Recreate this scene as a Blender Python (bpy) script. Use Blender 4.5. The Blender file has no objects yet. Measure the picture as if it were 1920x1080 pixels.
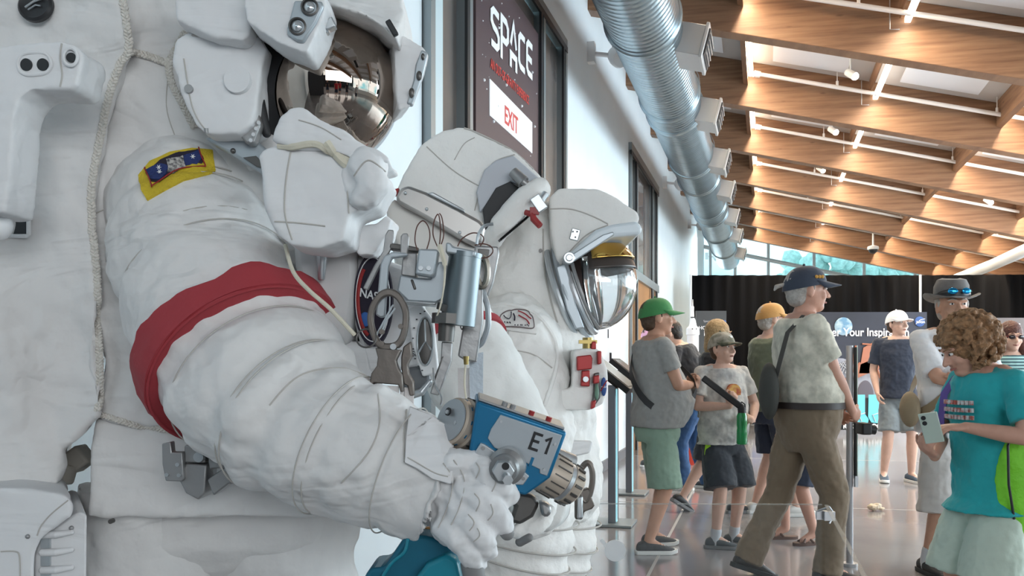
import bpy, bmesh, math, random
from mathutils import Vector, Matrix, Euler, noise
from mathutils.bvhtree import BVHTree
random.seed(7)
V = Vector
C = bpy.context.scene.collection
SC = bpy.context.scene
F = 1700.0; HZ = 680.0; EYE = 1.3

# ------------------------------------------------------------------ camera
cam_d = bpy.data.cameras.new('camera'); cam = bpy.data.objects.new('camera', cam_d); C.objects.link(cam)
cam.location = (0, 0, EYE); cam.rotation_euler = (math.pi/2, 0, 0)
cam_d.sensor_width = 36.0; cam_d.lens = 36.0*F/1920.0
cam_d.shift_y = (HZ-540.0)/1920.0
cam_d.clip_start = 0.05; cam_d.clip_end = 300
SC.camera = cam
SC.view_settings.view_transform = 'Standard'; SC.view_settings.look = 'None'
SC.view_settings.gamma = 1.0; SC.view_settings.use_curve_mapping = False
SC.view_settings.exposure = 0.46

# ------------------------------------------------------------------ world: bright hazy sky seen through the glazing
W = bpy.data.worlds.new('sky'); SC.world = W; W.use_nodes = True
nt = W.node_tree; nt.nodes.clear()
out = nt.nodes.new('ShaderNodeOutputWorld'); bg = nt.nodes.new('ShaderNodeBackground')
tc = nt.nodes.new('ShaderNodeTexCoord'); ns = nt.nodes.new('ShaderNodeTexNoise'); ns.inputs['Scale'].default_value = 3.2
ns.inputs['Detail'].default_value = 4
rp = nt.nodes.new('ShaderNodeValToRGB')
rp.color_ramp.elements[0].position = .40; rp.color_ramp.elements[0].color = (.16, .60, .74, 1)
rp.color_ramp.elements[1].position = .58; rp.color_ramp.elements[1].color = (.86, .96, 1, 1)
nt.links.new(tc.outputs['Generated'], ns.inputs['Vector']); nt.links.new(ns.outputs['Fac'], rp.inputs['Fac'])
nt.links.new(rp.outputs['Color'], bg.inputs['Color']); nt.links.new(bg.outputs[0], out.inputs[0])
bg.inputs['Strength'].default_value = 1.9

def area(name, loc, target, sx, sy, power, col):
    d = bpy.data.lights.new(name, 'AREA'); d.shape = 'RECTANGLE'; d.size = sx; d.size_y = sy; d.energy = power; d.color = col
    o = bpy.data.objects.new(name, d); C.objects.link(o); o.location = loc
    o.rotation_euler = (V(target)-V(loc)).to_track_quat('-Z', 'Y').to_euler()
    return o
# daylight entering through the tall glazing on the right-hand side and behind the visitors
area('daylight_side_glazing', (9.6, 9.5, 2.3), (0, 11, 2.1), 15, 2.6, 900, (.78, .91, 1))
area('daylight_rear_glazing', (3.5, -6.5, 2.9), (0, 4, 1.5), 7, 2.4, 290, (.93, .97, 1))
area('daylight_far_glazing', (3.5, 26.5, 4.2), (1.0, 14, 2.5), 5, 1.4, 320, (.75, .93, 1))

# ------------------------------------------------------------------ small maths
def P(px, py, d):
    return V(((px-960)/F*d, d, EYE+(HZ-py)/F*d))
DW = V((.279, 1, 0)).normalized()          # along the left wall
NW = V((1, -.279, 0)).normalized()         # out of the left wall
CW = 1.95
def WD(px): return F*CW/(1434.1-px)
def WP(d, z, off=0.0): return V((.279*d-CW, d, z)) + NW*off
BW = V((1, -.2, -.24))                      # down the roof slope
def RP(a, b, dz=0.0): return V((a+.279*b, -.2*a+b, 4.74-.24*a+dz))

# ------------------------------------------------------------------ materials
MATS = {}
def mat(name, col, rough=.6, metal=0.0, bump=0.0, bscale=20.0, var=0.0, vscale=4.0, emis=None, es=0.0, spec=.5, sheen=0.0,
        trans=0.0, alpha=1.0, ior=1.45, coat=0.0, stretch=None, col2=None, bdist=.01, thin=False):
    if name in MATS: return MATS[name]
    m = bpy.data.materials.new(name); m.use_nodes = True; n = m.node_tree.nodes; l = m.node_tree.links
    b = n['Principled BSDF']; c4 = (col[0], col[1], col[2], 1)
    b.inputs['Base Color'].default_value = c4; b.inputs['Roughness'].default_value = rough
    b.inputs['Metallic'].default_value = metal; b.inputs['Specular IOR Level'].default_value = spec
    b.inputs['IOR'].default_value = ior; b.inputs['Alpha'].default_value = alpha
    b.inputs['Transmission Weight'].default_value = trans; b.inputs['Coat Weight'].default_value = coat
    b.inputs['Sheen Weight'].default_value = sheen
    if emis: b.inputs['Emission Color'].default_value = (*emis, 1); b.inputs['Emission Strength'].default_value = es
    t = None
    def coords():
        tcn = n.new('ShaderNodeTexCoord'); mp = n.new('ShaderNodeMapping'); l.new(tcn.outputs['Object'], mp.inputs['Vector'])
        if stretch: mp.inputs['Scale'].default_value = stretch
        return mp
    if var > 0 or bump > 0: t = coords()
    if var > 0:
        q = n.new('ShaderNodeTexNoise'); q.inputs['Scale'].default_value = vscale; q.inputs['Detail'].default_value = 5
        l.new(t.outputs[0], q.inputs['Vector']); r = n.new('ShaderNodeValToRGB')
        c2 = col2 or tuple(max(0, x*(1-var)) for x in col)
        r.color_ramp.elements[0].position = .36; r.color_ramp.elements[0].color = (*c2, 1)
        r.color_ramp.elements[1].position = .62; r.color_ramp.elements[1].color = c4
        l.new(q.outputs['Fac'], r.inputs['Fac']); l.new(r.outputs[0], b.inputs['Base Color'])
    if bump > 0:
        q = n.new('ShaderNodeTexNoise'); q.inputs['Scale'].default_value = bscale; q.inputs['Detail'].default_value = 4
        l.new(t.outputs[0], q.inputs['Vector']); bp = n.new('ShaderNodeBump'); bp.inputs['Strength'].default_value = bump
        bp.inputs['Distance'].default_value = bdist
        l.new(q.outputs['Fac'], bp.inputs['Height']); l.new(bp.outputs[0], b.inputs['Normal'])
    MATS[name] = m; return m

# ------------------------------------------------------------------ objects
ORG = {}      # world matrix of every empty / parent
def tag(o, label=None, cat=None, group=None, kind=None):
    if label: o['label'] = label
    if cat: o['category'] = cat
    if group: o['group'] = group
    if kind: o['kind'] = kind
    return o
def thing(name, label, cat, loc=(0, 0, 0), rz=0.0, group=None, scale=1.0):
    o = bpy.data.objects.new(name, None); C.objects.link(o); o.empty_display_size = .05
    o.location = loc; o.rotation_euler = (0, 0, rz); o.scale = (scale,)*3
    ORG[o] = Matrix.Translation(V(loc)) @ Matrix.Rotation(rz, 4, 'Z') @ Matrix.Scale(scale, 4)
    return tag(o, label, cat, group)

class MB:
    """collects shapes, build() links them as ONE mesh object"""
    def __init__(s): s.v = []; s.f = []; s.mi = []; s.m = 0; s.T = None
    def add(s, vs, fs):
        k = len(s.v); s.v += [s.T @ V(p) if s.T else V(p) for p in vs]
        s.f += [[i+k for i in q] for q in fs]; s.mi += [s.m]*len(fs); return s
    def rings(s, R, cap=True, closed=True):
        n = len(R[0]); vs = [p for r in R for p in r]; fs = []
        for i in range(len(R)-1):
            for j in range(n if closed else n-1):
                a = i*n+j; b = i*n+(j+1) % n; fs.append([a, b, b+n, a+n])
        if cap and closed: fs.append(list(range(n))[::-1]); fs.append([(len(R)-1)*n+j for j in range(n)])
        return s.add(vs, fs)
    def box(s, c, size, x=V((1, 0, 0)), y=V((0, 1, 0)), z=V((0, 0, 1))):
        c = V(c); hx, hy, hz = [q/2 for q in size]; x = V(x); y = V(y); z = V(z)
        vs = [c+x*hx*i+y*hy*j+z*hz*k for k in (-1, 1) for i, j in ((-1, -1), (1, -1), (1, 1), (-1, 1))]
        return s.add(vs, [[3, 2, 1, 0], [4, 5, 6, 7], [0, 1, 5, 4], [1, 2, 6, 5], [2, 3, 7, 6], [3, 0, 4, 7]])
    def frame(s, d, up=None):
        d = V(d).normalized(); u = up or (V((0, 0, 1)) if abs(d.z) < .9 else V((1, 0, 0)))
        x = d.cross(u).normalized(); return x, x.cross(d).normalized()
    def cyl(s, a, b, r0, r1=None, n=20, cap=True):
        a = V(a); b = V(b); r1 = r0 if r1 is None else r1; x, y = s.frame(b-a)
        R = [[c+x*r*math.cos(t)+y*r*math.sin(t) for t in [2*math.pi*j/n for j in range(n)]] for c, r in ((a, r0), (b, r1))]
        return s.rings(R, cap)
    def tube(s, pts, r, n=8, closed=False):
        pts = [V(p) for p in pts]; R = []; N = len(pts); pu = None
        for i, p in enumerate(pts):
            d = (pts[(i+1) % N]-pts[i-1]) if closed else (pts[min(i+1, N-1)]-pts[max(i-1, 0)])
            if d.length < 1e-9: d = V((0, 0, 1))
            x, y = s.frame(d, pu); pu = y
            rr = r[i] if isinstance(r, (list, tuple)) else r
            R.append([p+x*rr*math.cos(t)+y*rr*math.sin(t) for t in [2*math.pi*j/n for j in range(n)]])
        if closed: R.append(R[0])
        return s.rings(R, not closed)
    def ell(s, c, r, n=16, m=10, M=None):
        c = V(c); r = (r, r, r) if not isinstance(r, (tuple, list)) else r; M = M or Matrix.Identity(3)
        R = []
        for i in range(m+1):
            ph = math.pi*i/m; k = max(math.sin(ph), .004); R.append([c+M @ V((r[0]*k*math.cos(t), r[1]*k*math.sin(t), -r[2]*math.cos(ph))) for t in [2*math.pi*j/n for j in range(n)]])
        return s.rings(R)
    def limb(s, pts, rs, n=14):
        for i in range(len(pts)):
            s.ell(pts[i], rs[i], n, 8)
            if i: s.cyl(pts[i-1], pts[i], rs[i-1], rs[i], n)
        return s
    def lathe(s, o, ax, prof, n=32, cap=True):
        """prof: (distance along ax, radius)"""
        o = V(o); ax = V(ax).normalized(); x, y = s.frame(ax)
        return s.rings([[o+ax*h+x*r*math.cos(t)+y*r*math.sin(t) for t in [2*math.pi*j/n for j in range(n)]] for h, r in prof], cap)
    def prism(s, pts, off):
        pts = [V(p) for p in pts]; off = V(off)
        return s.rings([pts, [p+off for p in pts]])
    def slab(s, px, d, t, push=None):
        """pixel outline at depth d (number or list), extruded away from the viewpoint by t metres"""
        D = d if isinstance(d, (list, tuple)) else [d]*len(px)
        fr = [P(x, y, q) for (x, y), q in zip(px, D)]
        return s.rings([fr, [p+V((0, t, 0)) + (push or V((0, 0, 0))) for p in fr]])
    def quad(s, a, b, c, d): return s.add([a, b, c, d], [[0, 1, 2, 3]])
    def build(s, name, m, parent=None, bevel=0, sub=0, remesh=0, smooth=True, disp=None, bseg=2, local=False, smo=0, ang=40, label=None, kind=None):
        me = bpy.data.meshes.new(name)
        vs = s.v
        org = Matrix.Identity(4)
        if parent is not None: org = ORG.get(parent, Matrix.Identity(4))
        if not local and parent is not None:
            inv = org.inverted(); vs = [inv @ p for p in vs]
        own = V((0, 0, 0))
        if parent is None and vs:
            own = sum(vs, V((0, 0, 0)))/len(vs); own.z = min(p.z for p in vs); vs = [p-own for p in vs]
        me.from_pydata([tuple(p) for p in vs], [], s.f)
        ms = m if isinstance(m, (list, tuple)) else [m]
        for q in ms: me.materials.append(q)
        if len(ms) > 1: me.polygons.foreach_set('material_index', s.mi)
        bm = bmesh.new(); bm.from_mesh(me); bmesh.ops.recalc_face_normals(bm, faces=bm.faces); bm.to_mesh(me); bm.free()
        o = bpy.data.objects.new(name, me); C.objects.link(o); o.location = own
        if parent is not None: o.parent = parent; ORG[o] = org
        else: ORG[o] = Matrix.Translation(own)
        if smooth:
            me.polygons.foreach_set('use_smooth', [True]*len(me.polygons))
            if not remesh and not sub: me.set_sharp_from_angle(angle=math.radians(ang))
        if remesh:
            r = o.modifiers.new('r', 'REMESH'); r.mode = 'VOXEL'; r.voxel_size = remesh; r.use_smooth_shade = True
        if bevel:
            q = o.modifiers.new('b', 'BEVEL'); q.width = bevel; q.segments = bseg; q.limit_method = 'ANGLE'; q.angle_limit = math.radians(35)
            q.harden_normals = False
        if sub:
            q = o.modifiers.new('s', 'SUBSURF'); q.levels = sub; q.render_levels = sub
        if smo:
            q = o.modifiers.new('sm', 'SMOOTH'); q.iterations = smo; q.factor = .5
        if disp:
            for st, sz in (disp if isinstance(disp, list) else [disp]):
                tx = bpy.data.textures.get('cl%g' % sz)
                if not tx: tx = bpy.data.textures.new('cl%g' % sz, 'CLOUDS'); tx.noise_scale = sz; tx.noise_depth = 2
                q = o.modifiers.new('d', 'DISPLACE'); q.texture = tx; q.strength = st; q.mid_level = .5; q.texture_coords = 'LOCAL'
        if label: o['label'] = label
        if kind: o['kind'] = kind
        return o
def struct(name, mb, m, **k):
    o = mb.build(name, m, **k); o['kind'] = 'structure'; return o
def text(name, s, o, x, up, size, m, parent=None, ext=.002, align='LEFT', bold=0.0, sx=1.0, off=None):
    cu = bpy.data.curves.new('t', 'FONT'); cu.body = s; cu.size = size; cu.extrude = ext; cu.align_x = align; cu.offset = bold
    to = bpy.data.objects.new('t', cu); C.objects.link(to)
    dg = bpy.context.evaluated_depsgraph_get(); me = bpy.data.meshes.new_from_object(to.evaluated_get(dg))
    C.objects.unlink(to); bpy.data.objects.remove(to)
    x = V(x).normalized(); up = V(up).normalized(); nz = x.cross(up)
    mb = MB(); mb.add([V(o)+x*p.co.x*sx+up*p.co.y+nz*p.co.z for p in me.vertices], [list(q.vertices) for q in me.polygons])
    return mb.build(name, m, parent, smooth=False)
def stroke2d(mb, pts, w, o, x, up, t):
    """flat thick polyline lettering"""
    nz = V(x).cross(V(up)).normalized(); pts = [V((p[0], p[1])) for p in pts]
    L = []; R = []
    for i, p in enumerate(pts):
        a = (p-pts[i-1]).normalized() if i else None; b = (pts[i+1]-p).normalized() if i < len(pts)-1 else None
        d = (a+b).normalized() if a is not None and b is not None else (a if a is not None else b)
        k = 1.0
        if a is not None and b is not None: k = min(1.6, 1/max(.3, d.dot(a)))
        nn = V((-d.y, d.x))*w/2*k; L.append(p+nn); R.append(p-nn)
    to3 = lambda p, h: V(o)+V(x)*p.x+V(up)*p.y+nz*h
    for i in range(len(pts)-1):
        q = [L[i], L[i+1], R[i+1], R[i]]; mb.rings([[to3(c, 0) for c in q], [to3(c, t) for c in q]])
def dup(root, loc=None, rz=None, label=None):
    r = root.copy(); C.objects.link(r)
    if loc is not None: r.location = loc
    if rz is not None: r.rotation_euler = (0, 0, rz)
    if label: r['label'] = label
    for ch in list(root.children):
        c = ch.copy(); C.objects.link(c); c.parent = r
        for g in ch.children:
            e = g.copy(); C.objects.link(e); e.parent = c
    return r
_bv = {}
def surf(px, py, objs, off=0.0, back=None):
    """the point of the real surface behind a picture position"""
    o = V((0, 0, EYE)); d = V(((px-960)/F, 1, (HZ-py)/F)).normalized(); best = None
    for ob in objs:
        if ob not in _bv:
            dg = bpy.context.evaluated_depsgraph_get(); ev = ob.evaluated_get(dg); me = ev.to_mesh()
            M = ORG.get(ob, Matrix.Identity(4))
            _bv[ob] = BVHTree.FromPolygons([M @ v.co for v in me.vertices], [list(p.vertices) for p in me.polygons]); ev.to_mesh_clear()
        h = _bv[ob].ray_cast(o, d)
        if h[0] is not None and (best is None or h[3] < best[3]): best = h
    if best is None: return P(px, py, back) if back else None
    nrm = best[1] if best[1].dot(d) < 0 else -best[1]
    return best[0] + nrm*off
def dense(pts, n=8, closed=False):
    """Catmull-Rom through picture points"""
    out = []; N = len(pts); rng = range(N if closed else N-1)
    g = (lambda i: pts[i % N]) if closed else (lambda i: pts[max(0, min(N-1, i))])
    for i in rng:
        p0, p1, p2, p3 = g(i-1), g(i), g(i+1), g(i+2)
        for k in range(n):
            t = k/n; out.append(tuple(.5*((2*p1[a])+(-p0[a]+p2[a])*t+(2*p0[a]-5*p1[a]+4*p2[a]-p3[a])*t*t+(-p0[a]+3*p1[a]-3*p2[a]+p3[a])*t**3) for a in range(len(p1))))
    if not closed: out.append(tuple(pts[-1]))
    return out
# ================================================================== ROOM
M_wall = mat('white_wall', (.70, .77, .81), .55, var=.04, vscale=1.5)
M_wood = mat('glulam_timber', (.56, .27, .11), .5, var=.3, vscale=2.2, stretch=(1.0, 1.0, 16.0), col2=(.38, .17, .065), bump=.12, bscale=18)
def wood_grain():
    m = M_wood; n = m.node_tree.nodes; l = m.node_tree.links; b = n['Principled BSDF']
    # long laminations with knots; object space is built along the beam, so stretch uses the vertical direction
    tcn = n.new('ShaderNodeTexCoord'); mp = n.new('ShaderNodeMapping'); mp.inputs['Rotation'].default_value = (0, math.radians(-13.2), 0)
    mp.inputs['Scale'].default_value = (.55, .55, 11)
    l.new(tcn.outputs['Object'], mp.inputs['Vector'])
    q = n.new('ShaderNodeTexNoise'); q.inputs['Scale'].default_value = 2.4; q.inputs['Detail'].default_value = 6; q.inputs['Roughness'].default_value = .6
    l.new(mp.outputs[0], q.inputs['Vector']); r = n.new('ShaderNodeValToRGB')
    e = r.color_ramp.elements; e[0].position = .3; e[0].color = (.16, .080, .045, 1); e[1].position = .68; e[1].color = (.29, .165, .095, 1)
    x = e.new(.5); x.color = (.235, .128, .072, 1)
    l.new(q.outputs['Fac'], r.inputs['Fac'])
    v = n.new('ShaderNodeTexVoronoi'); v.inputs['Scale'].default_value = 1.7
    mp2 = n.new('ShaderNodeMapping'); mp2.inputs['Scale'].default_value = (1, 1, 4); l.new(tcn.outputs['Object'], mp2.inputs['Vector']); l.new(mp2.outputs[0], v.inputs['Vector'])
    r2 = n.new('ShaderNodeValToRGB'); r2.color_ramp.elements[0].position = .03; r2.color_ramp.elements[0].color = (.35, .3, .3, 1); r2.color_ramp.elements[1].position = .10; r2.color_ramp.elements[1].color = (1, 1, 1, 1)
    l.new(v.outputs['Distance'], r2.inputs['Fac'])
    mx = n.new('ShaderNodeMixRGB'); mx.blend_type = 'MULTIPLY'; mx.inputs[0].default_value = .8; l.new(r.outputs[0], mx.inputs[1]); l.new(r2.outputs[0], mx.inputs[2])
    l.new(mx.outputs[0], b.inputs['Base Color'])
wood_grain()
M_panel = mat('ceiling_panel_white', (.74, .76, .80), .7)
M_roof = mat('ceiling_grey', (.50, .47, .45), .8)
M_black = mat('black_metal', (.02, .02, .022), .4)
M_blkcloth = mat('black_drape', (.006, .006, .007), 1.0, spec=.1, var=.3, vscale=9, stretch=(1, 1, .05))
M_alu = mat('brushed_aluminium', (.55, .56, .58), .35, 1.0)
M_alu_d = mat('window_aluminium', (.30, .33, .34), .4, .7)
M_white = mat('white_enamel', (.78, .79, .80), .4)
M_glassd = mat('dark_window_glass', (.16, .15, .15), .05, spec=.9, var=.5, vscale=.9, col2=(.30, .24, .20))
M_glass = mat('clear_glass', (.92, .97, .98), .02, alpha=.14, spec=.9)
M_glow = mat('lamp_strip', (1, .95, .85), .5, emis=(1, .84, .62), es=9.0)
M_glow2 = mat('lamp_strip_soft', (1, .95, .85), .5, emis=(1, .90, .76), es=4.0)
M_lens = mat('spot_lens', (1, 1, 1), .5, emis=(1, .97, .9), es=12.0)

# floor : polished concrete
m = mat('polished_concrete', (.27, .26, .265), .13, var=.3, vscale=1.1, col2=(.215, .205, .21), bump=.02, bscale=40, spec=.7)
mb = MB(); mb.box((6, 12, -.05), (44, 44, .1)); struct('floor', mb, m, smooth=False)
# saw-cut joints in the slab, thin inlays flush with the top
M_joint = mat('floor_joint', (.42, .41, .40), .5)
def floor_px(px, py): d = F*EYE/(py-HZ); return V(((px-960)/F*d, d, 0))
a = floor_px(1200, 1108); b = floor_px(1312, 896); dd = (b-a).normalized()
mb = MB(); nn = V((-dd.y, dd.x, 0))
for p, q, w in ((a-dd*3, b+dd*9, .010), (V((-1, 8.9, 0)), V((14, 5.9, 0)), .006), (V((-1, 13.2, 0)), V((16, 9.8, 0)), .006)):
    e = (q-p).normalized(); n2 = V((-e.y, e.x, 0))*w; z = V((0, 0, .0008))
    mb.rings([[p-n2, q-n2, q+n2, p+n2], [p-n2+z, q-n2+z, q+n2+z, p+n2+z]])
struct('trim_1', mb, M_joint, smooth=False)

# left wall with two window openings
def wall_piece(mb, d0, d1, z0, z1, t=.2, off=0.0):
    a = WP(d0, z0, off); b = WP(d1, z0, off); k = -NW*t; u = V((0, 0, z1-z0))
    mb.rings([[a, b, b+u, a+u], [a+k, b+k, b+u+k, a+u+k]])
d1a, d1b, d2a, d2b = 5.15, 8.72, 12.95, 16.3
mb = MB()
wall_piece(mb, -8.2, d1a, 0, 5.75); wall_piece(mb, d1a, d1b, 4.40, 5.75); wall_piece(mb, d1b, d2a, 0, 5.75)
wall_piece(mb, d2a, d2b, 4.45, 5.75); wall_piece(mb, d2b, 29, 0, 5.75)
struct('wall_left', mb, M_wall, smooth=False)
# baseboard
mb = MB(); wall_piece(mb, d1b, d2a, 0, .12, .03, .03); wall_piece(mb, d2b, 29, 0, .12, .03, .03); struct('baseboard_left', mb, mat('base_dark', (.16, .16, .17), .5), smooth=False)

def bar(mb, d0, d1, z0, z1, off, t): wall_piece(mb, d0, d1, z0, z1, t, off)
# window_1 : tall glazing with the poster
mb = MB()
for px in (797, 870, 1011, 1053):
    d = WD(px); bar(mb, d-.035, d+.035, 0, 4.4, .05, .14)
bar(mb, d1a, d1b, 4.32, 4.40, .05, .14); bar(mb, d1a, d1b, 0, .1, .05, .14)
w1 = struct('window_1', mb, M_alu_d, smooth=False)
mb = MB()
for px in (866, 1006, 1048.5):
    d = WD(px); bar(mb, d-.05, d-.0, 0, 4.3, .056, .02)
bar(mb, d1a, d1b, 4.27, 4.325, .056, .02)
mb.build('gasket', M_black, w1, smooth=False)
mb = MB(); bar(mb, d1a, d1b, .1, 4.3, -.04, .02); mb.build('pane', M_glassd, w1, smooth=False)
# pale blind strip behind the first pane
mb = MB(); bar(mb, d1a+.05, WD(836), .1, 4.3, -.02, .01); mb.build('frosted_panel', mat('frosted', (.60, .72, .76), .3), w1, smooth=False)
# poster
PM = mat('poster_brown', (.085, .055, .06), .45)
pt = thing('exhibit_poster', 'tall dark brown exhibit poster in the window reading SPACE and EXIT', 'poster', WP(6.9, 2.3, .03))
mb = MB(); bar(mb, WD(884), WD(1003), 2.3, 4.08, .03, .02); mb.build('poster_sheet', PM, pt, smooth=False)
M_let = mat('letter_white', (.88, .9, .92), .5); M_red = mat('letter_red', (.62, .06, .05), .5)
mb = MB(); bar(mb, WD(909), WD(990), 3.02, 3.275, .036, .006); mb.build('exit_panel', M_let, pt, smooth=False)
text('exit_lettering', 'EXIT', WP(WD(936.5), 3.065, .037), DW, (0, 0, 1), .185, M_red, pt, ext=.001, bold=.003, sx=1.0)
mb = MB(); x0 = WD(911); WT = 1.18/5; o = WP(x0, 3.52, .034); hh = .29; w = .05; g = .205
def L(i, pts): stroke2d(mb, [(i*.243+p[0]*g, p[1]*hh) for p in pts], w, o+V((0, 0, .045*i*.55)), DW, V((0, 0, 1)), .004)
L(0, [(.95, .9), (.3, .92), (.08, .82), (.08, .62), (.3, .52), (.7, .48), (.92, .38), (.92, .18), (.7, .08), (.05, .08)])
L(1, [(.1, -.12), (.1, .92), (.7, .92), (.92, .8), (.92, .52), (.7, .4), (.2, .4)])
L(2, [(.12, .45), (.5, 1.05), (.88, .45)]); L(2, [(.12, -.15), (.12, .2), (.88, .2), (.88, -.15)])
L(3, [(.95, .92), (.3, .92), (.1, .8), (.1, .2), (.3, .08), (.95, .08)])
L(4, [(.95, .92), (.3, .92), (.1, .8), (.1, .2), (.3, .08), (.95, .08)]); L(4, [(.15, .5), (.85, .5)])
mb.build('space_lettering', M_let, pt, smooth=False)
text('subtitle_lettering', 'AN OUT-OF-GRAVITY EXPERIENCE', WP(x0, 3.36, .034), (DW+V((0, 0, .03))).normalized(), (0, 0, 1), .1, M_red, pt, ext=.001, bold=.001, sx=.68)
mb = MB()
for i in range(46):
    d = random.uniform(WD(888), WD(1000)); z = random.uniform(2.6, 4.0); r = random.choice([.004, .006, .012]); mb.ell(WP(d, z, .031), (r, r, r), 6, 4)
mb.build('printed_star', M_let, pt, kind='stuff')

# window_2 : further glazing over a wooden door panel
mb = MB()
for px in (1180, 1191, 1221, 1229):
    d = WD(px); bar(mb, d-.04, d+.04, 0, 4.4, .04, .12)
bar(mb, d2a, d2b, 4.34, 4.45, .05, .14); bar(mb, d2a, d2b, 2.55, 2.68, .05, .14)
w2 = struct('window_2', mb, M_alu_d, smooth=False)
mb = MB()
for px in (1189, 1218.5, 1227): d = WD(px); bar(mb, d-.07, d, 0, 4.34, .047, .02)
bar(mb, d2a, d2b, 4.28, 4.345, .047, .02); mb.build('gasket', M_black, w2, smooth=False)
mb = MB(); bar(mb, d2a, d2b, 2.6, 4.4, -.03, .02); mb.build('pane', M_glassd, w2, smooth=False)
mb = MB(); bar(mb, d2a, d2b, 0, 2.6, .0, .04)
struct('door_1', mb, mat('door_wood', (.36, .19, .085), .5, var=.2, vscale=3, stretch=(1, 1, .1)), smooth=False)

# round wall lamps
for i, (px, py) in enumerate(((1158, 105), (1275, 345), (1314, 423), (1342, 482))):
    lat = 1.62; ppm = (1434-px)/lat; d = F/ppm; c = P(px, py, d)
    t = thing('wall_lamp', ['round white wall lamp nearest the camera beside the silver duct', 'second round white wall lamp along the white wall',
              'third round white wall lamp, small, below the duct', 'farthest and smallest round white wall lamp under the duct end'][i], 'lamp', WP(d, c.z), group='round lamps along the left wall')
    mb = MB(); b = WP(d, c.z+.03, .0); mb.box(b+NW*.03, (.10, .10, .22), NW, DW); mb.cyl(b, c, .025); mb.build('bracket', M_white, t)
    ax = (V((.35, -.75, -.5))).normalized()
    mb = MB(); mb.lathe(c-ax*.10, ax, [(0, .05), (.03, .09), (.10, .11), (.17, .115), (.20, .10), (.21, .07)], 28); mb.build('lamp_head', M_white, t)
    x, y = mb.frame(ax); mb = MB()
    for k in range(3): mb.ell(c-ax*.07+(y*.075 + x*.045*(k-1)), .012, 8, 6)
    mb.build('vent_hole', M_black, t)

# ------------------------------------------------------------------ ceiling
A0, A1 = -1.9, 8.6
mb = MB()
mb.prism([RP(A0-.3, -8.5, .62), RP(A1, -8.5, .62), RP(A1, 29.5, .62), RP(A0-.3, 29.5, .62)], (0, 0, .12))
mb.m = 1
BK = [9.7+2.73*k for k in range(-6, 7)]; ROWS = [-.2+1.56*j for j in range(0, 6)]
for b in BK[:-1]:
    for j, a in enumerate([-1.75]+ROWS):
        q = [(a+.30, b+.55), (a+1.22, b+.55), (a+1.22, b+2.4), (a+.30, b+2.4)]
        mb.prism([RP(x, y, .60) for x, y in q], (0, 0, .03))
struct('ceiling', mb, [M_roof, M_panel], smooth=False)
ordn = ['nearest', 'second', 'third', 'fourth', 'fifth', 'sixth', 'seventh', 'farthest']
for k, b in enumerate(BK):
    mb = MB(); p0 = RP(A0, b-.10); p1 = RP(A1, b-.10); e = DW*.22; u = V((0, 0, .62))
    mb.rings([[p0, p1, p1+u, p0+u], [p0+e, p1+e, p1+e+u, p0+e+u]])
    o = mb.build('roof_beam', M_wood, smooth=False, bevel=.008)
    vis = k-5
    tag(o, ('%s in view of the glued timber roof beams, counted from the camera' % ordn[min(7, max(0, vis))]) if vis > 0 else 'glued timber roof beam overhead, above the spacesuits and the camera', 'beam', 'glued timber roof beams')
    if 0 <= vis < 1: o['label'] = 'large glued timber roof beam at the top edge of the picture'
# purlin boards with light strips
nfix = 0
fixp = None
for j, a in enumerate(ROWS):
    for k in range(4, len(BK)-1):
        b0 = BK[k]+.14; b1 = BK[k+1]-.12
        t = thing('strip_light', 'roof strip light, %s bay from the far end, row %s from the duct' % (['', 'first', 'second', 'third', 'fourth', 'fifth', 'sixth', 'seventh', 'eighth'][len(BK)-1-k], ['one', 'two', 'three', 'four', 'five', 'six'][j]), 'light', RP(a, b0, .3), group='strip lights between the roof beams')
        bt = .10 if j % 2 else .16
        zb = .30 if j != 1 else .42
        mb = MB(); p0 = RP(a-bt/2, b0, zb); p1 = RP(a-bt/2, b1, zb); x = V((bt*.4, 0, -.024)); 
        if j == 1: x = x*.25
        mb.prism([p0, p0+x, p0+x+V((0, 0, .62-zb)), p0+V((0, 0, .62-zb))], p1-p0)
        mb.build('board', M_wood, t, smooth=False)
        if j == 1:
            mb = MB(); mb.tube([p0+V((-.1, 0, .2)), p0+V((-.1, 0, -.12)), p0+V((0, 0, -.12))], .006, 6); mb.tube([p1+V((-.1, 0, .2)), p1+V((-.1, 0, -.12)), p1+V((0, 0, -.12))], .006, 6); mb.build('bracket', M_alu, t)
        mb = MB(); q = V((bt*.4+.012, 0, 0)); zl = .10 if j != 1 else -.05
        s0 = p0+q+V((0, 0, zl)); s1 = p1+q+V((0, 0, zl)); mb.prism([s0, s0+V((.06, 0, 0)), s0+V((.06, 0, .05)), s0+V((0, 0, .05))], s1-s0)
        mb.build('light_strip', M_glow if j != 1 else M_glow2, t, smooth=False)
        if k > 4:
            d = bpy.data.lights.new('strip_lamp', 'AREA'); d.shape = 'RECTANGLE'; d.size = .05; d.size_y = 2.3; d.energy = 50 if j != 1 else 55; d.color = (1, .84, .62); d.spread = math.radians(165)
            lo = bpy.data.objects.new('strip_lamp', d); C.objects.link(lo); lo.parent = t; lo.location = (s0+s1)/2+V((.03, 0, -.012))-t.location
            zx = -(V((.12, -.03, -1)).normalized()); yy = (s1-s0).normalized(); zx = (zx-yy*zx.dot(yy)).normalized(); xx = yy.cross(zx)
            lo.rotation_euler = Matrix((xx, yy, zx)).transposed().to_euler()
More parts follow.
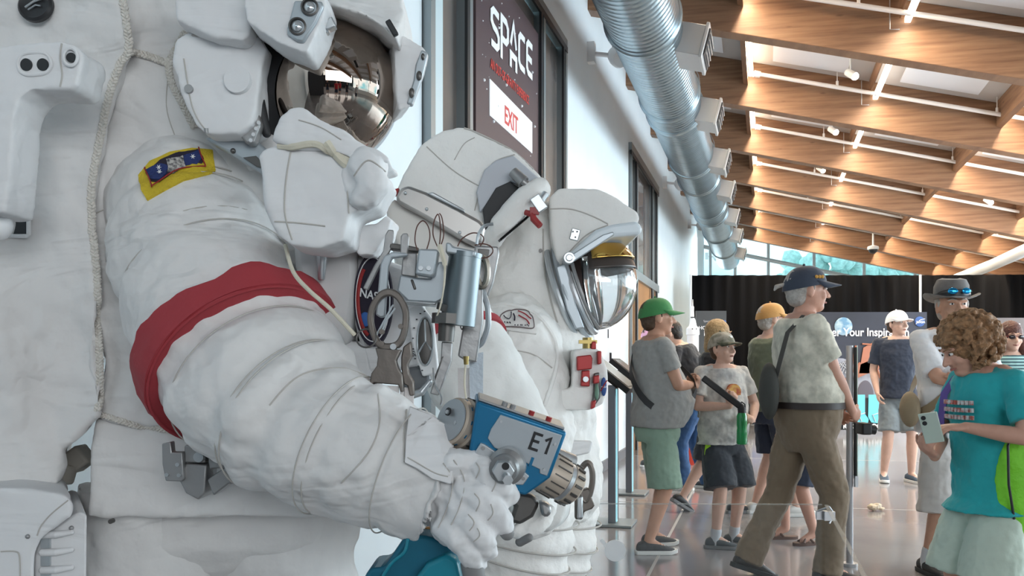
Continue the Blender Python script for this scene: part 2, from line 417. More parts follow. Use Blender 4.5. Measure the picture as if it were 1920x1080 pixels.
# sprinkler pipes
for k in range(6, len(BK)):
    mb = MB(); b = BK[k]-.32; n0 = RP(-.12, b, .40); n1 = RP(8.2 if k < 9 else 6.9, b, .40)
    mb.cyl(n0, n1, .027, n=12); mb.cyl(n0-V((.02, 0, 0)), n0+V((.06, 0, -.015)), .045, n=12)
    for a in [.9+1.9*i for i in range(4)]: c = RP(a, b, .40); mb.cyl(c, c+V((0, 0, .08)), .018, n=8); mb.cyl(c+V((0, 0, .07)), c+V((0, 0, .22)), .006, n=6)
    o = mb.build('sprinkler_pipe', mat('pipe_white', (.72, .68, .66), .4)); tag(o, '%s of the thin white sprinkler pipes crossing below the roof beams, counted from the camera' % ordn[min(7, k-6)], 'pipe', 'sprinkler pipes under the beams')
mb = MB(); mb.tube([P(1790, 524, 23), P(1860, 497, 20), P(1925, 468, 17.5), P(2100, 392, 14)], .12, 16)
tag(mb.build('main_pipe', M_white), 'thick white main pipe slanting up at the right edge above the drape', 'pipe')
# track spot lamps
for i, (px, py, d) in enumerate(((1603, 143, 11.2), (1567, 248, 14), (1543, 320, 16.6), (1858, 380, 16.6), (1580, 405, 22), (1905, 70, 10))):
    t = thing('spot_lamp', ['small lit spot lamp under the second row of strips, nearest', 'small lit spot lamp, second from the camera', 'small lit spot lamp, third from the camera and smallest on that line',
              'small lit spot lamp under the far right beams', 'tiny spot lamp near the far end of the roof', 'spot lamp at the top right corner'][i], 'lamp', P(px, py, d), group='spot lamps under the roof')
    c = P(px, py, d); ax = V((.45, -.7, -.6)).normalized(); mb = MB(); mb.cyl(c-ax*.14, c, .045, .05, 16); mb.cyl(c-ax*.08, c-ax*.08+V((0, 0, .30)), .01, n=8); mb.build('housing', M_white, t)
    mb = MB(); mb.ell(c, .046, 12, 8); mb.build('lens', M_lens, t)
# dome security camera
t = thing('dome_camera', 'small dark dome camera hanging in front of the far beams', 'camera', P(1637, 470, 21))
c = P(1637, 463, 21); mb = MB(); mb.lathe(c+V((0, 0, .04)), (0, 0, -1), [(0, .03), (.03, .12), (.08, .13), (.1, .12)]); mb.cyl(c, c+V((0, 0, .45)), .02); mb.build('mount', M_white, t)
mb = MB(); mb.ell(c-V((0, 0, .07)), (.10, .10, .09)); mb.build('dome', M_black, t)

# ------------------------------------------------------------------ spiral duct
t = thing('air_duct', 'long silver spiral air duct hung along the top of the white wall', 'duct', RP(-.92, 4, -1.0))
M_duct = mat('galvanised_steel', (.28, .36, .41), .3, .9, var=.14, vscale=5, spec=.6)
ax0 = P(1229, 48, 8.0); ax0 = V(((1434-960)/F*8.0-1.05, 8.0, 4.26))
R0 = .315
mb = MB(); prof = []; Ld = 27.0-2.0; s = 0.0
o0 = ax0-DW*6.5
step = .085
def rad_at(s): return R0
while s < Ld:
    r = rad_at(s); prof += [(s, r), (s+step*.8, r), (s+step*.86, r+.0025), (s+step*.94, r+.0025)]; s += step
mb.lathe(o0, DW, prof, 48); duct = mb.build('duct_body', M_duct, t, ang=80)
for q in (1.2, 3.7, 6.2, 8.45, 9.05, 11.6, 13.0, 15.5, 16.4, 19, 22):
    mb = MB(); mb.lathe(o0+DW*q, DW, [(0, R0), (.01, R0+.012), (.05, R0+.016), (.06, R0+.026), (.08, R0+.026), (.09, R0+.016), (.13, R0+.012), (.14, R0)], 48, False)
    mb.build('duct_collar', M_duct, t)
for q in range(2, 24, 3):
    mb = MB(); c = o0+DW*(q+.3); mb.tube([c+NW*(R0+.03)*math.cos(w)+V((0, 0, (R0+.03)*math.sin(w))) for w in [math.pi*i/12 for i in range(13)]], .006, 6); mb.cyl(c+V((0, 0, R0)), c+V((0, 0, .95)), .006); mb.build('hanger', M_alu, t)
M_galv = mat('vent_galvanised', (.46, .46, .46), .45, .5)
for i, q in enumerate((7.05-.2, 9.7-.5, 12.3-.6, 14.8-.8, 17.6-.8, 20.5-1, 23, 4.2)):
    c = o0+DW*q; ax = (NW*.86+V((0, 0, -.22))).normalized(); up = V((0, 0, 1)); up = (up-ax*up.dot(ax)).normalized()
    mb = MB(); mb.box(c+ax*(R0+.08), (.24, .50, .27), ax, DW, up); mb.box(c+ax*(R0+.20), (.03, .54, .31), ax, DW, up)
    v = mb.build('duct_outlet', M_galv, t, bevel=.006)
    mb = MB()
    mb.box(c+ax*(R0+.222), (.012, .46, .23), ax, DW, up); mb.m = 1
    for z in range(4): mb.box(c+ax*(R0+.232)+up*(-.08+.053*z), (.014, .42, .012), ax, DW, up)
    mb.build('grille', [M_black, M_alu], v, smooth=False)

# ------------------------------------------------------------------ far end
mb = MB(); q0 = RP(A0, 28.6, .5); q1 = RP(A1, 28.6, .5)
def farp(a, z): p = RP(a, 28.6); return V((p.x, p.y, z))
# wall below sill and glazing mullions over it
mb.prism([farp(A0-.3, 0), farp(A1, 0), farp(A1, 2.6), farp(A0-.3, 2.6)], DW*.2); struct('wall_back', mb, M_wall, smooth=False)
mb = MB()
for a in (A0+.25, -.9, .1, 1.45, 2.9, 4.35, 5.8, 7.2): p = farp(a, 2.6); mb.cyl(p, V((p.x, p.y, RP(a, 28.6, .6).z)), .05, n=6)
mb.cyl(farp(A0, 4.74-.24*A0-.18), farp(A1, 4.74-.24*A1-.18), .07, n=6); mb.cyl(farp(A0, 2.65), farp(A1, 2.65), .06, n=6)
mb.cyl(farp(A0, 3.75), farp(3.6, 3.75), .035, n=6)
w3 = struct('window_3', mb, mat('far_mullion', (.62, .68, .70), .5))
mb = MB(); mb.quad(farp(A0, 2.6), farp(A1, 2.6), farp(A1, RP(A1, 28.6, .6).z), farp(A0, RP(A0, 28.6, .6).z)); mb.build('pane', M_glass, w3, smooth=False)

# glazing and dark partition on the visitors' side (seen in the mirrored visor)
mb = MB(); mb.box((3, -8.2, 1.45), (15, .2, 2.9)); struct('wall_rear', mb, mat('partition_dark', (.035, .035, .04), .7), smooth=False)
mb = MB()
for x in [-4.5+1.5*i for i in range(11)]: mb.box((x, -8.2, 4.3), (.08, .12, 2.8))
for z in (2.95, 4.1, 5.6): mb.box((3, -8.2, z), (15, .12, .09))
pq = MB(); pq.box((-1.3, -2.6, 1.4), (1.9, .25, 2.8)); tag(pq.build('display_partition', mat('partition_dark', (.035, .035, .04), .7), smooth=False), 'dark free-standing display partition behind the camera, reflected in the visor', 'partition')
struct('window_4', mb, M_alu_d, smooth=False)
mb = MB(); p0 = RP(A1-.2, -8, 0); p1 = RP(A1-.2, 28.6, 0); p0.z = p1.z = 0; mb.prism([p0, p1, p1+V((0, 0, .8)), p0+V((0, 0, .8))], NW*.15); struct('wall_right', mb, M_wall, smooth=False)
mb = MB()
for i in range(13): p = p0.lerp(p1, i/12); mb.box(p+V((0, 0, 1.75)), (.10, .10, 2.0), NW, DW)
struct('window_5', mb, M_alu_d, smooth=False)
# trees outside the far glazing
M_tree = mat('tree_leaves', (.40, .66, .62), .8, var=.3, vscale=6)
for i, (px, py, d, r) in enumerate(((1560, 520, 40, 1.7), (1640, 530, 42, 1.9), (1500, 545, 44, 1.2))):
    t = thing('tree', ['leafy tree outside the far window, nearest', 'leafy tree outside the far window, rightmost', 'low leafy tree outside the far window, leftmost'][i], 'tree', (P(px, py, d).x, d, 0))
    mb = MB(); c = P(px, py, d); random.seed(i)
    for k in range(46): mb.ell(c+V((random.gauss(0, .5)*r, random.gauss(0, .4)*r, random.gauss(0, .35)*r)), random.uniform(.3, .5)*r*.6, 7, 5)
    mb.build('foliage', M_tree, t, disp=[(.25, .3)]); mb = MB(); mb.limb([V((c.x, d, 0)), c], [.18, .1]); mb.build('trunk', mat('bark', (.12, .08, .05), .9), t)

# black drape wall
def drape(name, label, x0, x1, y0, y1, h, ph):
    mb = MB(); n = int(abs(x1-x0)*26); T = []; Bt = []; 
    for i in range(n+1):
        u = i/n; x = x0+(x1-x0)*u; y = y0+(y1-y0)*u; w = .035*math.sin(u*n*.9+ph)+.02*math.sin(u*n*.37)
        T.append((x, y+w, h)); Bt.append((x, y+w*1.6, .01))
    mb.rings([[V(p) for p in Bt], [V(p) for p in T], [V(p)+V((0, .05, 0)) for p in T], [V(p)+V((0, .05, 0)) for p in Bt]], cap=False, closed=False)
    return tag(mb.build(name, M_blkcloth, ang=180), label, 'drape')
DD = 19.0; kx = lambda px, d=DD: (px-960)/F*d
dz = EYE+164/F*DD
o = drape('drape', 'wide black pipe-and-drape backdrop behind the banner, left of the white seam post', kx(1297), kx(1724), DD, DD, dz, 0); o['group'] = 'black drapes'
o = drape('drape', 'black drape backdrop right of the thin pale post', kx(1727), kx(1990), DD, DD-.2, dz, 1.7); o['group'] = 'black drapes'
for px, lab in ((1295, 'thin upright post at the left end of the black drape'), (1725.5, 'thin pale upright post where the two black drapes meet')):
    mb = MB(); x = kx(px, DD-.12); mb.cyl((x, DD-.12, 0), (x, DD-.12, dz), .025, n=10); mb.box((x, DD-.12, .01), (.35, .35, .02)); tag(mb.build('drape_post', M_white), lab, 'post')
# ================================================================== PEOPLE
T_info = {}
def skinmat(n, c): return mat('skin_'+n, c, .5, var=.10, vscale=14, spec=.35, bump=.05, bscale=90)
SK_A = skinmat('fair', (.60, .36, .27)); SK_B = skinmat('tan', (.52, .29, .20)); SK_C = skinmat('pale', (.64, .41, .32)); SK_D = skinmat('ruddy', (.56, .31, .23))
M_eyew = mat('eye_white', (.75, .72, .70), .3); M_eyed = mat('eye_dark', (.03, .02, .02), .2); M_lip = mat('lip', (.35, .12, .10), .5)
def cloth(name, col, var=0.0, vs=5, col2=None, b=.5, bs=7):
    return mat(name, col, .85, var=var, vscale=vs, col2=col2, bump=b, bscale=bs, bdist=.02, sheen=.15)

def rx(a): return Matrix.Rotation(a, 3, 'X')
def ik(s, t, l1, l2, hint):
    s = V(s); t = V(t); d = t-s; L = min(d.length, (l1+l2)*.998); d.normalize(); t = s+d*L
    a = (l1*l1-l2*l2+L*L)/(2*L); h = math.sqrt(max(0, l1*l1-a*a)); hn = V(hint)-d*V(hint).dot(d)
    hn.normalize(); return s+d*a+hn*h, t
def add_hand(mb, w, d, pn, side, curl=.5, k=1.0, thumb=.6):
    """w wrist, d hand direction, pn palm normal, side +1 when the thumb is on pn x d"""
    d = V(d).normalized(); pn = V(pn); pn = (pn-d*pn.dot(d)).normalized(); u = pn.cross(d).normalized()*side
    B = Matrix((u, pn, d)).transposed()
    mb.ell(w+d*.048*k, (.040*k, .017*k, .055*k), 14, 8, B); mb.ell(w+d*.01*k, (.028*k, .021*k, .03*k), 12, 8, B)
    for i, (o, l, r) in enumerate(((.029, .074, .0088), (.010, .083, .0092), (-.010, .077, .0088), (-.028, .060, .0078))):
        b = w+d*(.088-.004*abs(i-1))*k+u*o*k; c = curl*(.85+.12*i); p = [b-d*.02*k, b]; ang = 0.0
        for s in (.44, .32, .26): ang += c*(.75 if s == .44 else 1.0); p.append(p[-1]+(d*math.cos(ang)+pn*math.sin(ang)+u*(.06*(1.5-i)))*l*s*k)
        mb.limb(p, [r*k*1.05, r*k*1.05, r*k, r*k*.92, r*k*.8], 8)
    b = w+d*.025*k+u*.028*k; p = [b, b+(d*.7+u*.6+pn*.35*thumb)*.036*k, b+(d*1.5+u*.75+pn*1.0*thumb)*.042*k, b+(d*2.1+u*.7+pn*1.7*thumb)*.042*k]
    mb.limb(p, [.0125*k, .0115*k, .010*k, .0085*k], 8)

def person(label, pos, face, H=1.75, skin=None, lean=0.0, hyaw=0.0, hpitch=0.0, hroll=0.0, belly=0.0, wide=1.0,
           wr=(None, None), eh=(None, None), hd=(None, None), pn=(None, None), curl=(.5, .5),
           feet=None, shirt=None, sleeve=.62, hem=.86, pants=None, pl='shorts', plen=.48, pw=1.0, shoes=None, sole=None, socks=None,
           hair=None, hairlen='short', cap=None, capb=None, hat=None, glasses=None, vox=.0075, shoe_style=None, smile=False, tuck=None, chest=1.0, neckw=1.0, neckdrop=0.0, flare=.022):
    k = H/1.75
    T = thing('person', label, 'person', (pos[0], pos[1], 0), math.radians(face), scale=k)
    PV = V((0, 0, .95))
    def U(p):
        p = V(p); w = max(0.0, min(1.0, (p.z-.88)/.25)); return PV+rx(-lean*w) @ (p-PV)
    Ml = rx(-lean)
    neck = U((0, .0, 1.50))
    Hm = Matrix.Rotation(math.radians(hyaw), 3, 'Z') @ rx(-math.radians(hpitch)) @ Matrix.Rotation(math.radians(hroll), 3, 'Y')
    HS = 1.14
    def hp(x, y, z): return neck+V((0, .024, -.042-neckdrop))+Hm @ V((x*HS, y*HS, z*HS))
    feet = feet or ((-.11, .02, 0), (.11, -.02, 0))
    body = MB(); hips = []; knees = []; anks = []; fdir = []
    secs = [(.86, .150, .130, -.005), (.95, .160, .135, -.01), (1.05, .148, .125, .0), (1.18, .156, .130, .0), (1.30, .170, .133, -.005), (1.42, .166, .115, -.012), (1.462, .125, .09, -.012), (1.495, .078, .070, -.008)]
    def torso(mb, infl, z0=None, z1=None, flare=0.0):
        R = []; S = secs if z0 is None else [q for q in secs if q[0] > z0 and q[0] <= (z1 or 9)]
        if z0 is not None:
            q0 = secs[0]; S = [(z0, .158+flare, .120+flare, 0)]+S
        for z, a, b, c in S:
            bl = belly*max(0, 1-((z-1.04)/.2)**2) if z < 1.24 else 0; bl2 = belly*.25 if .84 < z < 1.24 else 0
            a = (a*wide+infl+bl*.35)*(chest if z > 1.2 else 1); b2 = b+infl+bl*.5; c2 = c+bl*.5
            R.append([U((a*math.copysign(abs(math.cos(t))**.85, math.cos(t)), c2+b2*math.sin(t), z)) for t in [2*math.pi*j/24 for j in range(24)]])
        mb.rings(R)
    torso(body, 0)
    body.limb([U((0, -.012, 1.44)), neck+V((0, .0, .0)), hp(0, 0, .06)], [.062*neckw, .055*neckw, .056*neckw])
    # head
    q = Hm*HS if False else Matrix([[c*HS for c in row] for row in Hm])
    body.ell(hp(0, -.012, .165), (.074, .094, .090), 20, 14, q); body.ell(hp(0, .022, .115), (.062, .070, .075), 18, 12, q)
    body.ell(hp(0, .050, .062), (.036, .034, .026), 12, 8, q); body.ell(hp(0, .066, .090), (.027, .024, .020), 12, 8, q)
    body.limb([hp(0, .088, .150), hp(0, .104, .122), hp(0, .108, .114)], [.009, .0125, .0135], 10)
    for s in (-1, 1):
        body.ell(hp(s*.014, .096, .113), .009, 8, 6); body.ell(hp(s*.034, .062, .115), (.026, .022, .022), 10, 8, q)
        body.ell(hp(s*.075, -.005, .135), (.009, .018, .032), 10, 8, q); body.limb([hp(s*.012, .088, .168), hp(s*.048, .073, .168)], [.010, .009], 8)
    # arms
    pts = []
    for i, s in enumerate((-1, 1)):
        S = U((s*.178*wide*chest, -.01, 1.422)); t = wr[i] or (s*.24, .06, .88); h = eh[i] or (s*.3, -1, -.2)
        E, Wp = ik(S, V(t), .285, .255, h); dd = V(hd[i]) if hd[i] else (Wp-E).normalized()
        body.limb([S, S.lerp(E, .5), E, E.lerp(Wp, .35), Wp], [.052, .046, .038, .040, .025])
        add_hand(body, Wp, dd, pn[i] or (-s, .2, 0), 1 if i == 0 else -1, curl[i]); pts.append((S, E, Wp))
        body.limb([S, U((s*.09, -.02, 1.45))], [.05, .05])
    # legs
    for i, s in enumerate((-1, 1)):
        f = V(feet[i][:3]); pit = feet[i][3] if len(feet[i]) > 3 else 0.0; yaw = feet[i][4] if len(feet[i]) > 4 else -s*.12
        fd = Matrix.Rotation(yaw, 3, 'Z') @ (rx(-pit) @ V((0, 1, 0))); up = Matrix.Rotation(yaw, 3, 'Z') @ (rx(-pit) @ V((0, 0, 1)))
        A = f+up*.085; hpj = V((s*.085, 0, .90)); K, A2 = ik(hpj, A, .43, .41, (s*.05, 1, 0))
        body.limb([hpj, hpj.lerp(K, .5), K, K.lerp(A, .32), K.lerp(A, .62), A], [.085, .072, .054, .056, .045, .034])
        body.limb([A, f+fd*.1+up*.035], [.034, .028]); hips.append(hpj); knees.append(K); anks.append(A); fdir.append((f, fd, up))
    body.build('body', skin, T, remesh=vox, local=True, smo=4)
    # eyes, mouth
    mb = MB()
    for s in (-1, 1):
        e = MB(); e.ell(hp(s*.031, .081, .150), (.0125, .008, .0065), 10, 8, q); e.m = 1; e.ell(hp(s*.031, .0885, .150), (.005, .003, .0055), 8, 6, q); e.build('eye', [M_eyew, M_eyed], T, local=True)
    mb = MB(); w = .026 if smile else .021
    mb.tube([hp(w*t, .094-.020*abs(t)**1.6, .083+(.006*t*t if smile else 0)) for t in (-1, -.5, 0, .5, 1)], [.002, .0045, .0055, .0045, .002], 8); mb.build('mouth', M_lip, T, local=True)
    if hair:
        for s in (-1, 1):
            mb = MB(); mb.tube([hp(s*.014, .0985, .170), hp(s*.031, .0925, .176), hp(s*.049, .078, .169)], [.003, .0042, .002], 6); mb.build('eyebrow', hair, T, local=True)
    # hair
    if hair:
        mb = MB()
        if hairlen == 'curly':
            rr = random.Random(5)
            mb.ell(hp(0, -.03, .17), (.106, .116, .112), 20, 14, q)
            for i in range(420):
                a = rr.uniform(0, 2*math.pi); z = rr.uniform(-.75, 1); rad = math.sqrt(max(0, 1-z*z)); x, y, zz = .118*rad*math.cos(a), -.025+.128*rad*math.sin(a), .162+.130*z
                if y > .035 and zz < .195: continue
                mb.ell(hp(x, y, zz), (rr.uniform(.011, .021), rr.uniform(.011, .020), rr.uniform(.011, .018)), 8, 6)
        elif hairlen == 'long':
            mb.ell(hp(0, -.02, .178), (.088, .104, .100), 20, 14, q)
            for s in (-1, 1): mb.limb([hp(s*.07, -.02, .17), hp(s*.088, .0, .08), hp(s*.09, .01, .0), hp(s*.085, .02, -.07)], [.035, .036, .036, .024])
            mb.limb([hp(0, -.07, .15), hp(0, -.08, .05), hp(0, -.07, -.04)], [.06, .06, .04])
        else:
            mb.ell(hp(0, -.026, .170), (.0765, .0885, .090), 20, 14, q); mb.ell(hp(0, -.050, .118), (.064, .052, .056), 16, 10, q)
            if hairlen == 'full': mb.ell(hp(0, .01, .225), (.066, .085, .045), 16, 10, q)
            for s in (-1, 1): mb.limb([hp(s*.073, .012, .17), hp(s*.075, .012, .145)], [.009, .006])
        mb.build('hair', hair, T, remesh=.006, local=True, disp=[(.006, .02)] if hairlen != 'curly' else [(.014, .018)])
    if cap:
        fw = capb or cap; mb = MB(); R = []
        tilt = .10
        for i in range(9):
            u = i/8; ph = u*math.pi/2; R.append([hp(.090*math.cos(ph)**.8*math.cos(t), -.012+.108*math.cos(ph)**.8*math.sin(t), .158-tilt*.0+.108*math.sin(ph)+(.018*math.sin(t)*(1-u))) for t in [2*math.pi*j/28 for j in range(28)]])
        R.append([hp(.002*math.cos(t), -.012+.002*math.sin(t), .270) for t in [2*math.pi*j/28 for j in range(28)]])
        c0 = mb.rings(R); o = mb.build('cap', [fw], T, local=True)
        mb = MB(); top = []; N = 12
        for j in range(N+1):
            t = math.pi*(.10+.80*j/N); cx, cy = .090*math.cos(t), -.012+.108*math.sin(t); row = []
            for i in range(6):
                u = i/5; ext = .075*u*math.sin(math.pi*(.10+.80*j/N))**.5; row.append(hp(cx*(1-.12*u), cy+ext, .180-.010*u-(cx/.09)**2*.020*u+.006*(1-u)))
            top.append(row)
        mb.rings(top, cap=False, closed=False); o = mb.build('cap_brim', cap, T, local=True, ang=180); sd = o.modifiers.new('so', 'SOLIDIFY'); sd.thickness = .005
        mb = MB(); mb.ell(hp(0, -.012, .27), .008, 8, 6); mb.build('cap_button', cap, T, local=True)
    if hat:
        mb = MB(); prof = [(.083, .101, .185), (.088, .106, .20), (.084, .102, .255), (.070, .092, .29), (.045, .066, .298), (.01, .02, .288)]
        mb.rings([[hp(a*math.cos(t), -.01+b*math.sin(t), z-.012*abs(math.sin(t))*(z > .27)) for t in [2*math.pi*j/32 for j in range(32)]] for a, b, z in prof])
        for i in range(1): pass
        R = [[hp((.086+.072*u)*math.cos(t), -.01+(.104+.070*u)*math.sin(t), .186+u*u*.055*abs(math.cos(t))**2-u*.016*abs(math.sin(t))) for t in [2*math.pi*j/32 for j in range(32)]] for u in (0, .22, .45, .72)]
        R2 = [[p+Hm @ V((0, 0, .004)) for p in r] for r in R[::-1]]
        mb.rings(R+R2, cap=False); mb.build('hat', hat, T, local=True)
        mb = MB(); mb.rings([[hp((.087+w)*math.cos(t), -.01+(.105+w)*math.sin(t), z) for t in [2*math.pi*j/32 for j in range(32)]] for z, w in ((.192, .0), (.192, .003), (.212, .003), (.212, 0))], cap=False); mb.build('hat_band', M_black, T, local=True)
    if glasses:
        zo, yo, m1, m2 = glasses
        mb = MB()
        for s in (-1, 1): mb.tube([hp(s*.012, yo+.002, zo), hp(s*.060, yo-.012, zo+.004), hp(s*.078, yo-.05, zo), hp(s*.080, yo-.10, zo-.004)], .0025, 6)
        mb.tube([hp(-.013, yo, zo+.002), hp(0, yo+.003, zo+.005), hp(.013, yo, zo+.002)], .0022, 6); g = mb.build('glasses', m1, T, local=True)
        for s in (-1, 1): mb = MB(); mb.ell(hp(s*.034, yo-.002, zo-.002), (.024, .004, .017), 14, 8, q @ Matrix.Rotation(-s*.2, 3, 'Z')); mb.build('lens', m2, g, local=True)
    # clothes
    if shirt:
        mb = MB(); torso(mb, .022, hem, 1.47, flare); mb.rings([[U(((.078+.0)*math.cos(t), -.006+.070*math.sin(t), z)) for t in [2*math.pi*j/20 for j in range(20)]] for z in (1.43, 1.488)])
        for i, s in enumerate((-1, 1)):
            S, E, Wp = pts[i]; mb.limb([U((s*.10*wide*chest, -.012, 1.43)), S], [.062, .060])
            if sleeve <= 1: e = S.lerp(E, sleeve); mb.cyl(S, e, .062, .066 if sleeve < .95 else .055)
            else: mb.cyl(S, E, .06, .052); mb.limb([S, E], [.06, .05]); mb.cyl(E, E.lerp(Wp, .9), .05, .04)
        mb.build('shirt', shirt, T, remesh=.0085, local=True, smo=2, disp=[(.022, .10), (.006, .03)])
    if pants:
        mb = MB(); top = .87 if not tuck else tuck; bq = belly if tuck and tuck > .9 else belly*.45
        mb.rings([[U(((.164*wide+bq*.36)*a*math.cos(t), -.006+bq*.40+(.144+bq*.42)*a*math.sin(t), z)) for t in [2*math.pi*j/24 for j in range(24)]] for z, a in (((.72, .66), (.79, .86), (.86, .99), (.92, 1.04), (top, 1.04)) if tuck and tuck > .9 else ((.76, .86), (.80, .93), (top-.03, .95), (top, .92)))])
        for i in (0, 1):
            hj, K, A = hips[i], knees[i], anks[i]
            if pl == 'shorts':
                lim = hj.lerp(K, min(1.0, (.90-plen)/.42)) if plen > .5 else K+(A-K).normalized()*(.5-plen)
                mid = hj.lerp(K, .5); mb.cyl(hj+V((0, 0, -.02)), mid, .080, .100*pw, 20)
                mb.cyl(mid, lim, .100*pw, .108*pw, 20) if lim.z < mid.z-.01 else None
                mb.ell(mid, .094)
            else:
                mb.limb([hj, hj.lerp(K, .5), K, K.lerp(A, .5), A+V((0, 0, .02))], [.098, .088*pw, .073*pw, .068*pw, .066*pw]); mb.cyl(K.lerp(A, .5), A-(A-K).normalized()*-.03, .068*pw, .072*pw)
        mb.build('trousers' if pl != 'shorts' else 'shorts', pants, T, remesh=.009, local=True, smo=2, disp=[(.024, .11), (.008, .035)])
    for i in (0, 1):
        f, fd, up = fdir[i]; sd = fd.cross(up)
        if socks: mb = MB(); A = anks[i]; K = knees[i]; mb.limb([f+up*.05, A, A+(K-A).normalized()*.06], [.042, .041, .044], 12); mb.build('sock', socks, T, local=True)
        if shoes and shoe_style != 'sandal':
            mb = MB(); B = Matrix((sd, fd, up)).transposed(); 
            R = []
            for y, w, h0 in ((-.085, .020, .05), (-.075, .036, .085), (-.03, .040, .098), (.03, .042, .088), (.09, .046, .066), (.14, .044, .050), (.175, .034, .040), (.19, .014, .028)):
                R.append([f+fd*y+sd*(w*math.copysign(abs(math.cos(t))**.7, math.cos(t)))+up*(.012+(h0-.012)*(.5+.5*math.sin(t))) for t in [2*math.pi*j/16 for j in range(16)]])
            mb.rings(R); sh = mb.build('shoe', shoes, T, local=True, sub=1)
            mb = MB(); R = []
            for y, w in ((-.095, .012), (-.085, .034), (-.03, .042), (.04, .043), (.10, .049), (.15, .047), (.185, .034), (.20, .012)): R.append([f+fd*y+sd*w*a+up*(z+(.008 if y > .18 else 0)) for a, z in ((-1, .0), (1, .0), (1.02, .028), (-1.02, .028))])
            mb.rings(R); mb.build('sole', sole or M_white, sh, local=True, bevel=.004)
            mb = MB(); 
            for j in range(4): c = f+fd*(.045+.022*j)+up*(.088-.010*j); mb.tube([c-sd*.022-up*.006, c+up*.003, c+sd*.022-up*.006], .003, 6)
            mb.build('laces', M_white if shoe_style != 'plain' else shoes, sh, local=True)
        elif shoes:
            mb = MB(); mb.rings([[f+fd*y+sd*w*a+up*z for a, z in ((-1, 0), (1, 0), (1, .022), (-1, .022))] for y, w in ((-.095, .02), (-.06, .042), (.0, .038), (.09, .048), (.15, .044), (.18, .02))])
            mb.tube([f+fd*.03+sd*.045+up*.02, f+fd*.07+up*.075, f+fd*.03-sd*.045+up*.02], .009, 8); mb.tube([f+fd*.12+sd*.045+up*.02, f+fd*.07+up*.070, f+fd*.12-sd*.045+up*.02], .009, 8); mb.build('sandal', shoes, T, local=True)
    T_info[T] = dict(pts=pts, U=U, hp=hp, hips=hips, knees=knees, k=k, secs=secs)
    return T
def gp(px, d): return ((px-960)/F*d, d)
def Lp(T, x, y, z): return ORG[T] @ V((x, y, z))

M_rub = mat('black_rubber', (.02, .02, .022), .55); M_grysh = mat('grey_shoe', (.08, .09, .10), .7); M_wsole = mat('white_sole', (.70, .70, .68), .6)
M_khaki_c = cloth('khaki_cap', (.30, .26, .18)); hairbr = mat('hair_brown', (.085, .05, .03), .6, var=.3, vscale=60, bump=.6, bscale=90)
hairgr = mat('hair_grey', (.42, .39, .36), .7, var=.2, vscale=60, bump=.5, bscale=90); hairbl = mat('hair_blond', (.42, .28, .14), .6, var=.3, vscale=50, bump=.5, bscale=80)
hairbk = mat('hair_dark', (.025, .018, .015), .5, var=.3, vscale=60, bump=.6, bscale=90); haircu = mat('hair_curly_auburn', (.34, .18, .085), .65, var=.5, vscale=50, bump=1, bscale=70)
def vec(*a): return a

# 1 man in the green cap --------------------------------------------------
T = person('man in green cap and grey tee facing right beside the tilted black screens', gp(1228, 6.3), -80, 1.74, SK_B, belly=.13, wide=1.10, hyaw=-8, hpitch=-2,
    wr=((-.06, .25, 1.16), (.05, .26, 1.15)), eh=((-.8, -.3, -1), (.8, -.3, -1)), hd=((.6, .7, .35), (-.5, .8, .2)), pn=((.6, -.4, -.4), (-.6, -.4, -.3)), curl=(.9, .9),
    feet=((-.13, .03, 0), (.13, -.09, 0)), shirt=cloth('heather_grey_tee', (.30, .30, .29), .08, 30), pants=cloth('sage_cargo', (.25, .36, .28), .1, 6), plen=.47, pw=1.12,
    shoes=mat('dark_grey_mesh', (.07, .07, .075), .7, var=.3, vscale=60), sole=M_wsole, hair=hairbr, cap=cloth('green_cap', (.05, .22, .07), .1, 20), chest=1.06)
def strap(T, pts, w, m, name='strap', label=None, t=.003, par=None):
    """flat band through local points, each (x,y,z,nx,ny,nz)"""
    mb = MB(); R = []; n = len(pts)
    for i, p in enumerate(pts):
        c = V(p[:3]); nn = V(p[3:]).normalized(); d = (V(pts[min(i+1, n-1)][:3])-V(pts[max(i-1, 0)][:3])).normalized(); s = d.cross(nn).normalized()*w/2
        R.append([c-s, c+s, c+s+nn*t, c-s+nn*t])
    mb.rings(R); return mb.build(name, m, T, local=True, label=label)
def torso_strap(T, x0, x1, side, z0, z1, w, m, r=.155, ry=.155, name='bag_strap', belly=0.0, n=14):
    U = T_info[T]['U']; pts = []
    for i in range(n*2+1):
        a = 2*math.pi*i/(n*2); sx = math.cos(a); front = math.sin(a)
        x = (x0+x1)/2+(x0-x1)/2*sx; z = (z0+z1)/2+(z0-z1)/2*sx; bl = belly*max(0, 1-((z-1.04)/.22)**2)
        y = front*(ry+ (bl if front > 0 else 0)-.03*max(0, (z-1.25)/.2)); p = U((x, y, z+.015*abs(front))); pts.append((*p, sx*.8*(1 if x0 > x1 else -1), front, .2))
    strap(T, pts, w, m, name)
torso_strap(T, -.13, .20, 1, 1.46, .98, .045, M_rub, ry=.185, belly=.12)
# loose sheet of paper in hand
o = MB(); a = Lp(T, -.02, .40, 1.13); o.prism([a, a+V((.10, .02, .06)), a+V((.12, -.03, .06)), a+V((.02, -.05, 0))], (0, .004, .02)); tag(o.build('paper_leaflet', M_white), 'white folded leaflet held by the man in the green cap', 'leaflet')

